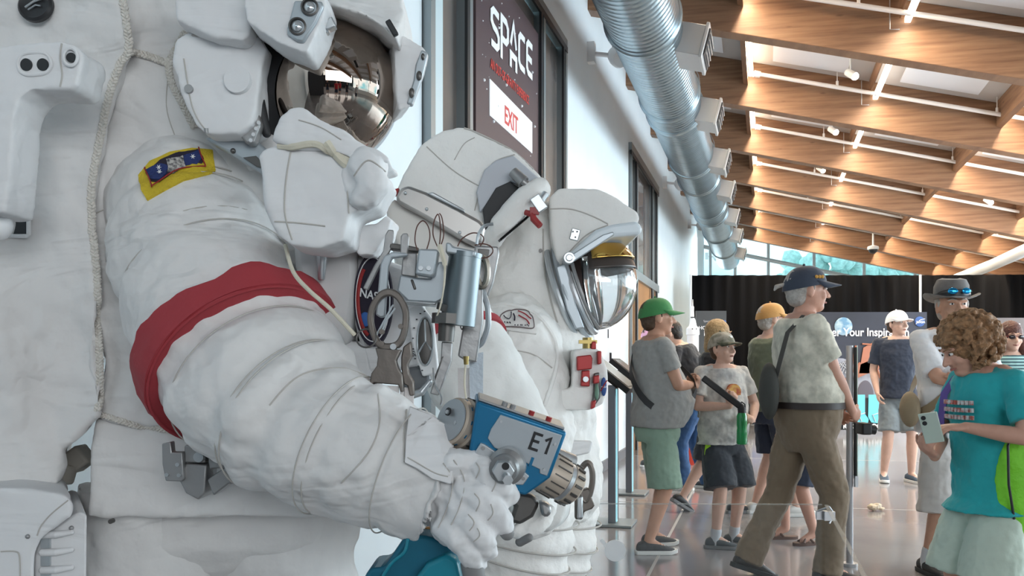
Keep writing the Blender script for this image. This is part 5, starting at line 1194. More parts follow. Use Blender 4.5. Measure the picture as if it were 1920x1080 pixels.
# display module below
mb = MB(); mb.slab([(548, 440), (668, 450), (668, 555), (655, 645), (600, 652), (575, 560), (552, 500)], 1.60, .22); dm = mb.build('chest_module', mat('module_white', (.58, .58, .58), .6, bump=.1, bscale=20), s1, bevel=.012)
mb = MB(); a = P(604, 462, 1.585); mb.lathe(a, (0, -.1, -1), [(0, .019), (.010, .019), (.012, .012), (.016, .0105), (.058, .006), (.060, .004)], 20); mb.build('nozzle', M_mlight, dm)
pillow('module_cover', M_suit_s, s1, [(645, 440), (668, 425), (700, 420), (724, 400), (735, 412), (728, 440), (700, 480), (672, 478)], 1.55, .09, vox=.004, smo=4, disp=[(.012, .04)])
mb = MB(); mb.slab([(548, 640), (690, 640), (700, 720), (560, 720), (545, 690)], 1.62, .2); mb.slab([(660, 478), (700, 478), (760, 500), (790, 600), (790, 690), (690, 700), (662, 600)], 1.62, .18); mp = mb.build('module_panel', M_suit_s, s1, bevel=.008)
# round emblem patch on the panel
pc = P(700, 562, 1.605); e = MB(); R = lambda rx_, rz_, y: [pc+V((rx_*math.cos(t), y, rz_*math.sin(t))) for t in [2*math.pi*j/40 for j in range(40)]]
e.rings([R(.034, .083, .02), R(.034, .083, -.004)]); em = e.build('round_patch', M_pdk, s1)
e = MB(); e.tube([pc+V(((.026*math.cos(t)), -.006, .066*math.sin(t))) for t in [2.2+2.2*j/20 for j in range(21)]], .0035, 6); e.build('patch_red_arc', M_red2, em)
e = MB(); e.tube([pc+V((.030*math.cos(t), -.006, .074*math.sin(t))) for t in [2*math.pi*j/40 for j in range(40)]], .001, 5, closed=True); e.build('patch_ring', M_white, em)
e = MB(); e.ell(pc+V((-.014, -.004, -.035)), (.010, .002, .013)); e.build('patch_globe', mat('globe_blue', (.03, .12, .38), .6), em)
text('patch_lettering', 'NASA', pc+V((-.024, -.006, .006)), (1, 0, -.25), (.1, 0, 1), .021, M_white, em, ext=.0008, bold=.0004, sx=.85)
# white printed dial panel
a = P(783, 640, 1.59); mb = MB(); mb.slab([(764, 578), (786, 566), (812, 600), (822, 700), (792, 706), (772, 640)], 1.58, .03); dp = mb.build('dial_panel', M_white, s1, bevel=.003)
mb = MB(); c = P(797, 640, 1.577); mb.tube([c+V((.014*math.cos(t), 0, .042*math.sin(t))) for t in [2*math.pi*j/28 for j in range(28)]], .002, 6, closed=True); mb.build('dial_ring', M_mlight, dp)
mb = MB(); mb.ell(c, (.013, .002, .040)); mb.build('dial_face', M_mdark, dp)
mb = MB(); mb.tube([c+V((0, -.004, .038)), c+V((.001, -.004, 0))], .0018, 6); mb.tube([c+V((-.011, -.004, -.02)), c+V((.001, -.004, 0)), c+V((.011, -.004, -.015))], .0018, 6); mb.build('dial_spoke', M_mlight, dp)
mb = MB()
for i in range(9): t_ = 1.6+.36*i; q = c+V((.021*math.cos(t_), -.002, .052*math.sin(t_))); mb.box(q, (.003, .002, .002))
mb.build('dial_tick', M_black, dp, smooth=False)
text('panel_lettering', 'DISPLAYS', P(758, 668, 1.595), (1, 0, 0), (0, 0, 1), .013, M_black, mp)
mb = MB(); mb.slab([(755, 690), (790, 686), (806, 700), (808, 725), (780, 735), (755, 738)], 1.60, .05); mb.build('switch_block', mat('switch_grey', (.12, .13, .14), .4), s1, bevel=.006)
mb = MB(); mb.limb([P(756, 745, 1.59), P(790, 735, 1.58), P(806, 715, 1.58)], [.008, .007, .004]); mb.build('switch_guard', M_mlight, s1)
# cable across the chest
mb = MB(); mb.tube([P(*q) for q in dense([(535, 460, 1.50), (550, 510, 1.46), (580, 545, 1.44), (620, 580, 1.44), (665, 628, 1.46)], 8)], .0035, 8); cbq = mb.build('cable', M_cream, s1)
mb = MB(); c = P(687, 634, 1.46); mb.tube([c+V((.016*math.cos(t), .003*math.sin(t), .015*math.sin(t))) for t in [2*math.pi*j/24 for j in range(24)]], .0016, 6, closed=True); mb.build('wire_ring', M_mdark, cbq)
# hip bracket metal
hb = MB(); hb.slab([(303, 832), (320, 828), (322, 848), (342, 848), (345, 898), (340, 903), (310, 902), (304, 870)], 1.60, .02); hbr = hb.build('hip_bracket', M_mgrey, s1, bevel=.002)
for x, y in ((333, 871), (313, 890), (336, 891)): mb = MB(); c = P(x, y, 1.598); mb.cyl(c, c-V((0, .003, 0)), .0035, n=12); mb.build('screw', M_mlight, hbr)
for q, th in (([(345, 835), (380, 832), (385, 868), (345, 868)], .05), ([(348, 868), (388, 872), (384, 925), (372, 938), (348, 925), (335, 900)], .06), ([(385, 820), (420, 826), (432, 840), (432, 876), (392, 880)], .05), ([(420, 876), (452, 882), (452, 906), (428, 908), (400, 930), (388, 900)], .04), ([(355, 822), (400, 818), (405, 832), (356, 838)], .03)):
    mb = MB(); mb.slab(q, 1.61, th); mb.build('bracket_block', M_mgrey, hbr, bevel=.003)
for x, y in ((376, 856), (414, 848)): mb = MB(); c = P(x, y, 1.605); mb.cyl(c, c-V((0, .012, 0)), .009, n=16); mb.build('knob', M_mlight, hbr)
# ------------------------------------------------------------------ tool rack in front of suit 1
t = thing('tool_rack', 'grey metal tool bracket with a steel cylinder hanging between the two spacesuits', 'tool bracket', (P(800, 0, 1.52).x, 1.52, 0)); rk = t
def sb(name, m, par, px, d, th, bevel=.002, **k): mb = MB(); mb.slab(px, d, th); return mb.build(name, m, par, bevel=bevel, **k)
def pcyl(mb, a, b, ra, rb=None, n=24): mb.cyl(P(*a), P(*b), ra*a[2]/F, (rb if rb is not None else ra)*b[2]/F, n)
sb('upright_tab', M_mgrey, t, [(722, 440), (728, 430), (738, 431), (739, 446), (732, 470), (712, 500), (690, 545), (680, 540), (700, 500), (718, 470)], 1.50, .006)
sb('upright_tab', M_mgrey, t, [(751, 443), (755, 437), (764, 437), (767, 445), (764, 478), (750, 478)], 1.49, .006)
sb('slide_rail', M_mdark, t, [(730, 455), (765, 460), (785, 464), (786, 472), (768, 471), (728, 466)], 1.50, .03)
sb('rail_body', M_mgrey, t, [(755, 474), (782, 474), (780, 520), (752, 516)], 1.50, .04)
sb('clamp_plate', M_plate, t, [(785, 466), (820, 467), (822, 472), (815, 515), (808, 519), (778, 514)], 1.47, .03, .004)
for x in (789, 804): mb = MB(); c = P(x, 503, 1.468); mb.cyl(c, c-V((0, .002, 0)), .0038, n=12); mb.build('screw', M_mlight, t)
sb('box_body', M_plate, t, [(750, 515), (778, 520), (806, 522), (822, 490), (836, 492), (832, 560), (818, 568), (765, 565), (744, 545)], 1.50, .06, .003)
sb('box_slot', M_mdark, t, [(769, 524), (774, 523), (781, 542), (776, 544)], 1.498, .004)
sb('box_flange', M_mlight, t, [(752, 562), (818, 567), (816, 572), (752, 567)], 1.49, .07)
mb = MB(); pcyl(mb, (872, 482, 1.50), (858, 610, 1.50), 31, 33, 40); pcyl(mb, (873, 474, 1.50), (872, 483, 1.50), 32, 32, 40); cy = mb.build('steel_cylinder', mat('steel_brushed', (.17, .20, .215), .42, 1.0), t)
sb('cylinder_cap', M_plate, t, [(836, 454), (845, 455), (850, 462), (893, 470), (891, 482), (835, 474)], 1.475, .05, .003)
mb = MB(); pcyl(mb, (845, 576, 1.50), (840, 588, 1.50), 26, 24); pcyl(mb, (839, 588, 1.49), (838, 607, 1.49), 29, 29, 8); pcyl(mb, (838, 607, 1.50), (836, 640, 1.50), 16, 15, 20); mb.build('black_collar', M_mdark, t)
sb('link_bar', M_mgrey, t, [(828, 640), (848, 642), (846, 678), (822, 742), (806, 738), (826, 676)], 1.50, .02)
sb('link_slot', M_mdark, t, [(829, 668), (832, 668), (815, 715), (812, 714)], 1.498, .003)
sb('bent_arm', M_plate, t, [(764, 480), (765, 474), (735, 472), (720, 480), (713, 494), (704, 590), (713, 596), (722, 594), (728, 500), (735, 484)], 1.475, .012, .004)
# wire loops
for q in ([(783, 470), (778, 450), (782, 425), (793, 414), (803, 425), (806, 445), (800, 468)], [(820, 462), (812, 440), (814, 415), (822, 402), (826, 430), (824, 460)], [(826, 462), (832, 440), (829, 410), (824, 400)], [(858, 462), (866, 448), (885, 437), (902, 440), (907, 450), (900, 462)], [(890, 460), (905, 457), (920, 462), (924, 472), (915, 482), (902, 484)], [(894, 458), (897, 440), (908, 424), (925, 420)]):
    mb = MB(); mb.tube([P(x, y, 1.475) for x, y in dense(q, 6)], .0011 if q[0][0] != 894 else .0028, 6); mb.build('wire_loop', mat('wire_brown', (.10, .04, .03), .5) if q[0][0] != 894 else M_mlight, t)
mb = MB(); mb.tube([P(*q) for q in dense([(824, 460, 1.475), (830, 480, 1.47), (834, 500, 1.47), (832, 540, 1.46), (824, 580, 1.465), (815, 600, 1.48)], 6)], [.0045]*6+[.0042]*6+[.002]*6+[.0015]*13, 6); mb.build('cord', M_cream, t)
# near tether hook
def P3(x, y, d=1.46): return P(x, y, d)
h = thing('tether_hook', 'bronze-grey tether hook with an oval ring on double white straps, nearer the big suit', 'tether hook', (P3(730, 0).x, 1.46, 0), group='tether hooks on white straps')
oc = [(688+0, 600), (694, 570), (712, 546), (733, 541), (752, 553), (765, 580), (765, 610), (757, 640), (742, 655), (712, 655), (697, 635)]
ob = dense(oc, 5, True); cx, cy = 727, 600
mb = MB(); fo = [P3(x, y) for x, y in ob]; fi = [P3(cx+(x-cx)*.70, cy+(y-cy)*.76) for x, y in ob]; th = V((0, .014, 0)); n_ = len(fo)
R = [fo, fi, [p+th for p in fi], [p+th for p in fo], fo]; vs = [p for r in R[:4] for p in r]; fs = []
for i in range(4):
    for j in range(n_): fs.append([i*n_+j, i*n_+(j+1) % n_, ((i+1) % 4)*n_+(j+1) % n_, ((i+1) % 4)*n_+j])
mb.add(vs, fs); bz = mat('bronze_metal', (.17, .15, .135), .4, .75, bump=.06, bscale=60); mb.build('hook_ring', bz, h, bevel=.0025)
sb('hook_body', bz, h, [(703, 652), (752, 656), (742, 676), (746, 690), (754, 704), (756, 735), (750, 735), (747, 722), (701, 718), (697, 730), (693, 716), (696, 700), (706, 686), (708, 670)], 1.455, .02, .002)
sb('hook_body', bz, h, [(756, 650), (770, 640), (772, 668), (764, 684), (766, 700), (775, 716), (776, 742), (768, 742), (764, 724), (757, 720), (752, 690), (752, 670)], 1.47, .02, .002)
for q in ([(706, 628), (715, 612), (735, 575), (738, 572)], [(716, 622), (725, 600), (741, 578)], [(745, 655), (755, 612)]):
    mb = MB(); mb.tube([P3(x, y, 1.463) for x, y in q], .0018, 6); mb.build('gate_wire', M_mlight, h)
for x, y, r in ((715, 622, 5), (714, 645, 6), (722, 660, 5), (751, 612, 5)): mb = MB(); c = P3(x, y, 1.458); mb.cyl(c, c+V((0, .012, 0)), r*1.46/F, n=14); mb.build('pivot', bz, h)
mb = MB(); c = P3(737, 650, 1.452); mb.cyl(c, c+V((0, .006, 0)), .0050, n=16); mb.build('rivet', M_mlight, h)
M_strap = mat('strap_white', (.60, .57, .56), .85, bump=.4, bscale=120, bdist=.003)
for q, d in (([(701, 722), (748, 724), (748, 830), (701, 830)], 1.462), ([(750, 724), (757, 724), (757, 830), (750, 830)], 1.468), ([(758, 726), (776, 728), (774, 830), (758, 830)], 1.475)):
    mb = MB(); mb.slab(q, d, .004); mb.build('strap', M_strap, h, bevel=.001)
# far tether hook, seen edge-on
h = thing('tether_hook', 'grey tether hook seen edge-on at the right of the steel cylinder', 'tether hook', (P(900, 0, 1.56).x, 1.56, 0), group='tether hooks on white straps')
sb('hook_spine', M_mgrey, h, [(880, 540), (905, 540), (906, 600), (893, 680), (870, 675), (858, 668), (868, 610)], 1.54, .03, .003)
sb('hook_head', M_mgrey, h, [(890, 460), (934, 462), (936, 475), (925, 530), (915, 555), (906, 555), (900, 545), (878, 535), (885, 500)], 1.56, .03, .003)
sb('hook_head_inset', M_mdark, h, [(897, 466), (918, 468), (914, 488), (896, 490)], 1.556, .006, .001)
mb = MB(); mb.tube([P(904+10*math.cos(a), 510+27*math.sin(a), 1.535) for a in [2*math.pi*j/24 for j in range(24)]], .0055, 8, closed=True); mb.build('edge_ring', mat('ring_tan', (.30, .28, .24), .35, .8), h)
mb = MB(); mb.tube([P(*q) for q in dense([(905, 545, 1.56), (914, 575, 1.555), (915, 610, 1.555), (905, 640, 1.56), (895, 650, 1.565)], 6)], .005, 8); mb.build('hook_loop', M_plate, h)
mb = MB(); mb.tube([P(*q) for q in dense([(868, 590, 1.54), (862, 600, 1.54), (866, 618, 1.54), (872, 600, 1.54), (870, 585, 1.54)], 6)], .0012, 6); mb.build('wire_loop', M_mdark, h)
mb = MB(); mb.slab([(880, 665), (906, 660), (905, 800), (882, 800)], 1.575, .004); mb.build('strap', mat('strap_blue_white', (.50, .56, .62), .85, bump=.4, bscale=120), h)
mb = MB(); mb.slab([(858, 690), (880, 690), (882, 800), (860, 800)], 1.585, .004); mb.build('strap', M_strap, h)
mb = MB(); c = P(874, 668, 1.53); mb.cyl(c, c-V((0, 0, .014)), .005, .004, 12); mb.build('brass_tip', mat('brass', (.34, .26, .10), .35, .9), h)
mb = MB(); mb.tube([P(*q) for q in dense([(873, 682, 1.53), (871, 720, 1.525), (875, 760, 1.51), (872, 775, 1.50)], 6)], .0020, 6); mb.build('cord', M_cream, h)
mb = MB(); mb.tube([P(*q) for q in dense([(812, 690, 1.50), (816, 720, 1.49), (828, 745, 1.48), (826, 760, 1.47)], 6)], .0014, 6); mb.build('cord', M_mlight, h)

# ------------------------------------------------------------------ E1 tool held out in front
t = thing('power_tool', 'blue boxy tool marked E1 with ribbed tan rings at both ends', 'power tool', (P(960, 0, 1.42).x, 1.42, 0))
ux = V((.94, .10, -.33)).normalized(); fz = V((.05, -1, -.12)); fz = (fz-ux*fz.dot(ux)).normalized(); uz = (-ux.cross(fz)).normalized()
if uz.z < 0: uz = -uz
O = P(964, 845, 1.36)
def tp(x, z, y=0.0): return O+ux*x+uz*z-fz*y     # tool coordinates: along, up, into depth
mb = MB(); W_, H_ = .112, .100
pr = [(-.078, .052), (.066, .052), (.066, -.022), (.040, -.060), (.005, -.062), (-.058, -.050)]
mb.rings([[tp(x, z, 0) for x, z in pr], [tp(x, z, .085) for x, z in pr]]); mb.build('tool_body', M_blue, t, bevel=.004)
mb = MB(); pr = [(-.038, .045), (.060, .046), (.060, -.020), (.048, -.020), (.046, -.014), (-.030, -.005), (-.044, .005), (-.044, .020)]
mb.rings([[tp(x, z, -.0025) for x, z in pr], [tp(x, z, .002) for x, z in pr]]); pl = mb.build('face_plate', M_plate, t, bevel=.001)
mb = MB(); o_ = tp(.020, .012, -.0028)
for st in ([(.013, .024), (0, .024), (0, 0), (.013, 0)], [(0, .0125), (.011, .0125)], [(.019, .018), (.026, .024), (.026, -.001)]): stroke2d(mb, st, .0042, o_, ux, uz, .0006)
mb.build('plate_lettering', M_black, pl, smooth=False)
for x, z in ((-.034, .036), (.054, .030), (.052, -.012)): mb = MB(); mb.cyl(tp(x, z, -.003), tp(x, z, -.0045), .0022, n=10); mb.build('screw', M_mlight, pl)
for x in (-.012, .009, .030): mb = MB(); mb.rings([[tp(x+a, z, -.0032) for a, z in ((-.0022, -.014), (.0022, -.014), (.0022, .000), (-.0022, .000))], [tp(x+a, z, .0) for a, z in ((-.0022, -.014), (.0022, -.014), (.0022, .000), (-.0022, .000))]]); mb.build('plate_slot', M_blue, pl)
mb = MB(); mb.rings([[tp(x, z, y) for x, y in ((-.075, .01), (.062, .01), (.062, .07), (-.075, .07))] for z in (.0525, .0565)]); tpz = mb.build('top_plate', M_mgrey, t, bevel=.001)
for x, m in ((-.035, M_mgrey), (-.022, M_mgrey), (.008, M_red2), (.036, M_red2)): mb = MB(); mb.cyl(tp(x, .056, .02), tp(x, .063, .02), .0045, n=12); mb.build('top_button', m, tpz)
# lower clamp plate with the big bolt
mb = MB(); pr = [(-.052, -.004), (-.046, -.004), (.020, -.022), (.034, -.028), (.030, -.044), (.002, -.052), (-.010, -.058), (-.060, -.044)]
mb.rings([[tp(x, z, -.007) for x, z in pr], [tp(x, z, .0) for x, z in pr]]); cp = mb.build('clamp_plate', M_mlight, t, bevel=.0015)
bo = tp(-.002, -.022, -.007); mb = MB(); mb.lathe(bo, fz+V((-.3, 0, .0)), [(0, .028), (.014, .028), (.016, .026), (.020, .022), (.032, .021)], 36); bolt = mb.build('bolt_boss', M_mgrey, t)
b2 = bo+(fz+V((-.3, 0, 0))).normalized()*.032; mb = MB(); mb.cyl(b2, b2+fz*.012, .017, .016, 6); mb.build('hex_nut', M_mlight, bolt, bevel=.001)
mb = MB(); mb.cyl(b2+fz*.012+ux*.006-uz*.004, b2+fz*.026+ux*.008-uz*.006, .006, n=14); mb.cyl(b2+fz*.025+ux*.008-uz*.006, b2+fz*.029+ux*.008-uz*.006, .0078, n=6); mb.build('bolt_stud', M_mlight, bolt)
mb = MB(); mb.cyl(b2+fz*.011+uz*.009, b2+fz*.0135+uz*.009, .0055, n=14); mb.build('bolt_hole', M_black, bolt)
for x, z in ((-.046, -.010), (.026, -.034), (-.052, -.038)): mb = MB(); mb.cyl(tp(x, z, -.007), tp(x, z, -.0095), .003, n=10); mb.build('screw', M_mgrey, cp)
# ribbed ring barrels
def barrel(c, ax, prof, name, ribs, r0, z0, z1, m=M_tan):
    ax = ax.normalized(); mb = MB(); mb.lathe(c, ax, prof, 48); b = mb.build(name, m, t); x, y = mb.frame(ax)
    mb = MB(); 
    for i in range(ribs):
        a = 2*math.pi*i/ribs; e = x*math.cos(a)+y*math.sin(a); mb.box(c+ax*(z0+z1)/2+e*(r0+.0008), (z1-z0, .0016, .0024), ax, (e.cross(ax)), e)
    mb.build('grip_rib', M_mdark, b, smooth=False); return b
bc = P(847, 788, 1.385); ba = V((.70, .62, -.30)).normalized()
b = barrel(bc, ba, [(0, .0335), (.003, .0368), (.016, .0368), (.018, .040), (.060, .040), (.064, .037), (.078, .034), (.105, .030)], 'left_ring_barrel', 20, .040, .020, .058)
mb = MB(); mb.cyl(bc-ba*.001, bc-ba*.003, .033, n=40); fd = mb.build('end_face', M_plate, b)
x, y = mb.frame(ba)
for px_, py_, r_, m_ in ((.004, .012, .0065, M_black), (-.014, -.004, .003, M_mlight), (.014, -.010, .003, M_mlight)): mb = MB(); q = bc-ba*.003-x*px_*1.0+V((0, 0, py_)); mb.cyl(q, q-ba*.002, r_, n=16); mb.build('end_bolt', m_, fd)
q = bc-ba*.005+V((-.002, 0, .011)); mb = MB(); mb.cyl(q, q-ba*.003, .0035, n=6); mb.build('hex_screw', M_mlight, fd)
mb = MB(); mb.tube([bc+ba*.064+(x*math.cos(a)+y*math.sin(a))*.0385 for a in [2*math.pi*j/40 for j in range(40)]], .0028, 6, closed=True); mb.build('pale_collar', M_white, b)
mb = MB(); mb.lathe(bc+ba*.004, ba, [(0, .0362), (.011, .0364), (.011, .0355), (0, .0355)], 40, False); mb.build('scale_ring', M_mlight, b)
mb = MB()
for i in range(10): a = 2*math.pi*i/10; e = x*math.cos(a)+y*math.sin(a); mb.box(bc+ba*.010+e*.0368, (.002, .006, .0012), ba, e.cross(ba), e)
mb.build('scale_mark', M_blue, b, smooth=False)
rc = P(1018, 880, 1.40); ra = V((.80, .35, -.50)).normalized()
b = barrel(rc, ra, [(-.02, .026), (0, .030), (.004, .033), (.034, .033), (.036, .030), (.042, .030), (.044, .032), (.060, .031), (.064, .027), (.066, .02)], 'right_ring_barrel', 16, .033, .006, .032)
x, y = mb.frame(ra); mb = MB()
for i in range(14): a = 2*math.pi*i/14; e = x*math.cos(a)+y*math.sin(a); mb.box(rc+ra*.052+e*.0325, (.012, .004, .004), ra, e.cross(ra), e)
mb.build('grip_rib', M_mdark, b, smooth=False)
mb = MB(); mb.lathe(rc+ra*.036, ra, [(0, .0312), (.007, .0312)], 36, False); mb.build('scale_ring', M_mlight, b)
mb = MB(); pcyl(mb, (1030, 850, 1.47), (1072, 868, 1.49), 17, 17, 24); mb.build('side_tube', M_mgrey, t)
# grey clamp jaws below
sb('jaw', M_mdark, t, [(958, 920), (1000, 928), (1012, 945), (1000, 970), (975, 985), (955, 978), (965, 950), (950, 935)], 1.45, .03, .006)
sb('jaw', M_mgrey, t, [(1010, 940), (1030, 945), (1036, 958), (1028, 972), (1015, 968)], 1.44, .03, .006)

# teal tool at the bottom ---------------------------------------------------
t = thing('teal_tool', 'large teal moulded tool case held low in the near glove', 'tool', (P(780, 0, 1.42).x, 1.42, 0))
mb = MB(); mb.slab([(682, 1082), (694, 1066), (720, 1064), (757, 1010), (772, 1003), (800, 1006), (835, 1015), (862, 1050), (870, 1100), (866, 1180), (700, 1180)], 1.40, .10); mb.build('case_body', M_teal, t, bevel=.006)
mb = MB(); mb.slab([(775, 1090), (800, 1058), (838, 1040), (858, 1052), (868, 1100), (862, 1170), (780, 1170)], 1.375, .04); mb.build('case_lid', mat('teal_light', (.01, .20, .27), .35), t, bevel=.006)
mb = MB(); mb.tube([P(*q) for q in dense([(718, 1080, 1.395), (735, 1055, 1.393), (758, 1035, 1.392), (765, 1010, 1.393)], 6)], .0028, 8); mb.build('case_ridge', mat('teal_light', (.01, .20, .27), .35), t)
sb('orange_tab', mat('tab_orange', (.55, .27, .10), .5), t, [(789, 990), (806, 988), (812, 1000), (806, 1008), (790, 1005)], 1.46, .01)

# ------------------------------------------------------------------ SUIT 2 (farther)
M_s2 = mat('suit2_cloth', (.80, .79, .765), .85, var=.06, vscale=6, bump=.6, bscale=26, bdist=.01)
s2 = thing('spacesuit', 'second white spacesuit in profile with clear bubble visor and red chest fittings', 'spacesuit', (P(1000, 0, 2.75).x, 2.75, 0))
# backpack
D2 = 2.55
bp_ = MB(); bp_.slab([(742, 355), (757, 325), (790, 268), (830, 243), (870, 237), (900, 247), (966, 283), (1008, 322), (1030, 352), (1010, 372), (968, 400), (905, 470), (880, 620), (760, 640), (735, 470)], D2, .40)
bk = bp_.build('backpack', M_s2, s2, remesh=.010, smo=4, disp=[(.010, .08)])
sb('backpack_base_panel', mat('base_panel', (.46, .48, .52), .6), s2, [(908, 318), (930, 300), (962, 291), (1010, 333), (1024, 350), (985, 352), (958, 340), (925, 372), (900, 398), (893, 360)], 2.53, .02, .004)
sb('gap_shade_sheet', M_rub, s2, [(905, 392), (930, 352), (956, 340), (985, 360), (960, 395), (935, 425), (910, 440)], 2.525, .01, .002)  # black sheet stands in for the shade in the gap under the backpack
seam('stitch_seam', [(868, 240), (900, 252), (966, 286), (1000, 318)], [bk], s2, r=.003); seam('stitch_seam', [(800, 275), (850, 320), (900, 350)], [bk], s2, r=.0018); seam('stitch_seam', [(965, 290), (925, 305), (903, 345), (890, 395)], [bk], s2, r=.002)
seam('stitch_seam', [(852, 300), (870, 270), (890, 258)], [bk], s2, r=.0015)
mb = MB(); pcyl(mb, (962, 322, 2.50), (982, 342, 2.49), 10, 12, 20); pcyl(mb, (980, 340, 2.49), (1002, 358, 2.49), 7, 7, 16); mb.build('hose_fitting', M_mgrey, s2)
# metal lid case on its side
cb2 = MB(); cb2.slab([(722, 385), (738, 372), (800, 405), (868, 452), (898, 468), (895, 520), (860, 560), (800, 520), (742, 455), (725, 415)], 2.15, .20); cs = cb2.build('side_case', mat('case_cream', (.56, .54, .51), .6), s2, remesh=.008, smo=4)
sb('case_lid', mat('lid_metal', (.42, .40, .385), .35, .8), cs, [(741, 368), (752, 352), (765, 347), (800, 360), (862, 392), (900, 413), (910, 424), (905, 452), (892, 462), (870, 452), (800, 410), (745, 380)], 2.12, .18, .012)
sb('lid_strip', M_mlight, cs, [(800, 362), (812, 360), (870, 392), (872, 398)], 2.11, .02, .003)
for x, y in ((760, 362), (800, 392), (862, 436)): mb = MB(); mb.ell(P(x, y, 2.117), .004); mb.build('screw', M_mlight, cs)
sb('lid_latch', M_red2, cs, [(730, 357), (748, 352), (744, 366), (730, 366)], 2.14, .02, .002)
# torso, hips, legs
mb = MB()
mb.ell(P(985, 560, 2.85), (.20, .21, .26)); mb.ell(P(1010, 680, 2.80), (.18, .20, .26)); mb.ell(P(1040, 600, 2.80), (.12, .18, .20)); mb.ell(P(1045, 780, 2.8), (.12, .18, .20))
mb.limb([P(1010, 780, 2.8), P(1040, 900, 2.8)], [.16, .155]); mb.ell(P(1000, 470, 2.82), (.13, .17, .16)); tor = mb.build('torso', M_s2, s2, remesh=.009, smo=4, disp=[(.030, .10), (.014, .04)])
for k, (x, d) in enumerate(((985, 2.66), (1035, 2.92))):
    f2 = loft_path([(x, 900, d, .15), (x-8, 1000, d, .155), (x-25, 1100, d, .14), (x-20, 1300, d, .115), (x-20, 1440, d, .10)], 8)
    mb = MB(); loft(mb, f2, wob=lambda q: .008*math.sin(q*1.7)); lg = mb.build('leg', M_s2, s2, remesh=.009, smo=3, disp=[(.02, .06)])
    for u in (6, 9, 12, 15): mb = MB(); ring_line(mb, f2[u], .012, .003); mb.build('leg_seam', M_seam, s2)
    c = f2[-1][0]; mb = MB(); mb.ell(V((c.x+.06, c.y, .08)), (.17, .085, .08)); mb.box(V((c.x+.06, c.y, .02)), (.32, .16, .04)); mb.build('boot', M_s2, s2, remesh=.012, smo=3)
# near shoulder lobe with a crest, arms
A2 = [(962, 590, 2.70, .10), (965, 640, 2.64, .135), (985, 720, 2.58, .125), (1010, 800, 2.55, .10), (1020, 860, 2.52, .085), (1010, 930, 2.35, .075), (1000, 965, 2.2, .062)]
f3 = loft_path(A2, 8); mb = MB(); mb.ell(P(962, 620, 2.68), (.115, .12, .085), 24, 16); loft(mb, f3, wob=lambda q: -.007*math.exp(-((q % 9-4)/1.3)**2)); a2 = mb.build('arm', M_s2, s2, remesh=.007, smo=4, disp=[(.026, .08), (.010, .03)])
seam('shoulder_welt', [(905, 580), (940, 572), (985, 580), (1015, 600), (1040, 640), (1042, 690), (1020, 760)], [tor, a2], s2, r=.007, m=M_s2)
for q in ([(935, 640), (960, 655), (1000, 665), (1035, 690)], [(930, 700), (965, 705), (1005, 735)], [(955, 580), (952, 640)], [(905, 560), (920, 590)]): seam('stitch_seam', q, [tor, a2], s2, r=.002)
w0 = patch(s2, [(935, 588), (950, 581), (990, 585), (1003, 598), (1004, 628), (960, 622), (933, 618)], M_s2, 'crest_patch', [a2, tor], .004, .004)
if w0:
    seam('crest_border', [(940, 614), (940, 600), (946, 591), (958, 587), (975, 587), (989, 593), (996, 602), (997, 621), (970, 618), (940, 614)], [a2, tor], w0, r=.0016, off=.016, m=mat('crest_grey', (.16, .12, .12), .8), n=6)
    for q in ([(972, 592), (985, 598), (994, 606)], [(972, 598), (984, 604), (994, 612)]): seam('crest_stripe', q, [a2, tor], w0, r=.0020, off=.018, m=M_band, n=4)
    seam('crest_eagle', [(946, 600), (954, 604), (962, 596), (958, 592)], [a2, tor], w0, r=.0014, off=.018, m=M_pdk, n=5); seam('crest_eagle', [(966, 596), (968, 604), (966, 608)], [a2, tor], w0, r=.0022, off=.018, m=M_pdk, n=4)
    for i in range(12): 
        c = surf(945+4.2*i, 610.0+.60*i, [a2, tor], .018); mb = MB(); mb.box(c, (.0026, .002, .004)); mb.build('crest_lettering', M_pdk, w0, smooth=False)
# the other arm crossing in front (bright white, with a red band)
A3 = [(835, 560, 2.35, .085), (862, 640, 2.30, .115), (900, 720, 2.24, .12), (945, 790, 2.2, .105), (975, 850, 2.12, .085), (1002, 915, 1.95, .068), (1014, 945, 1.68, .05)]
f4 = loft_path(A3, 8); mb = MB(); loft(mb, f4); a3 = mb.build('arm', mat('suit2_bright', (.72, .72, .70), .8, bump=.6, bscale=16), s2, remesh=.007, smo=4, disp=[(.022, .09)])
mb = MB(); loft(mb, f4, .006, 7, 10); mb.build('arm_band', M_band, s2, disp=[(.022, .09)])
# glove of suit 2 gripping the tool's right end
mb = MB(); limbpx(mb, [(1015, 935, 1.62, 34), (1005, 965, 1.55, 32)]); limbpx(mb, [(1000, 960, 1.50, 14), (975, 990, 1.48, 13), (960, 1000, 1.48, 11)]); limbpx(mb, [(1015, 965, 1.50, 14), (995, 992, 1.48, 13), (980, 1008, 1.48, 11)]); limbpx(mb, [(1030, 960, 1.50, 14), (1012, 988, 1.48, 12), (1000, 998, 1.48, 10)]); limbpx(mb, [(1000, 965, 2.2, 40), (1012, 945, 1.62, 30)])
mb.build('glove', M_s2, s2, remesh=.004, smo=3, disp=[(.008, .02)])
mb = MB(); limbpx(mb, [(975, 1016, 1.48, 9), (992, 1008, 1.47, 8)]); mb.build('fingertip_pad', M_grub, s2)
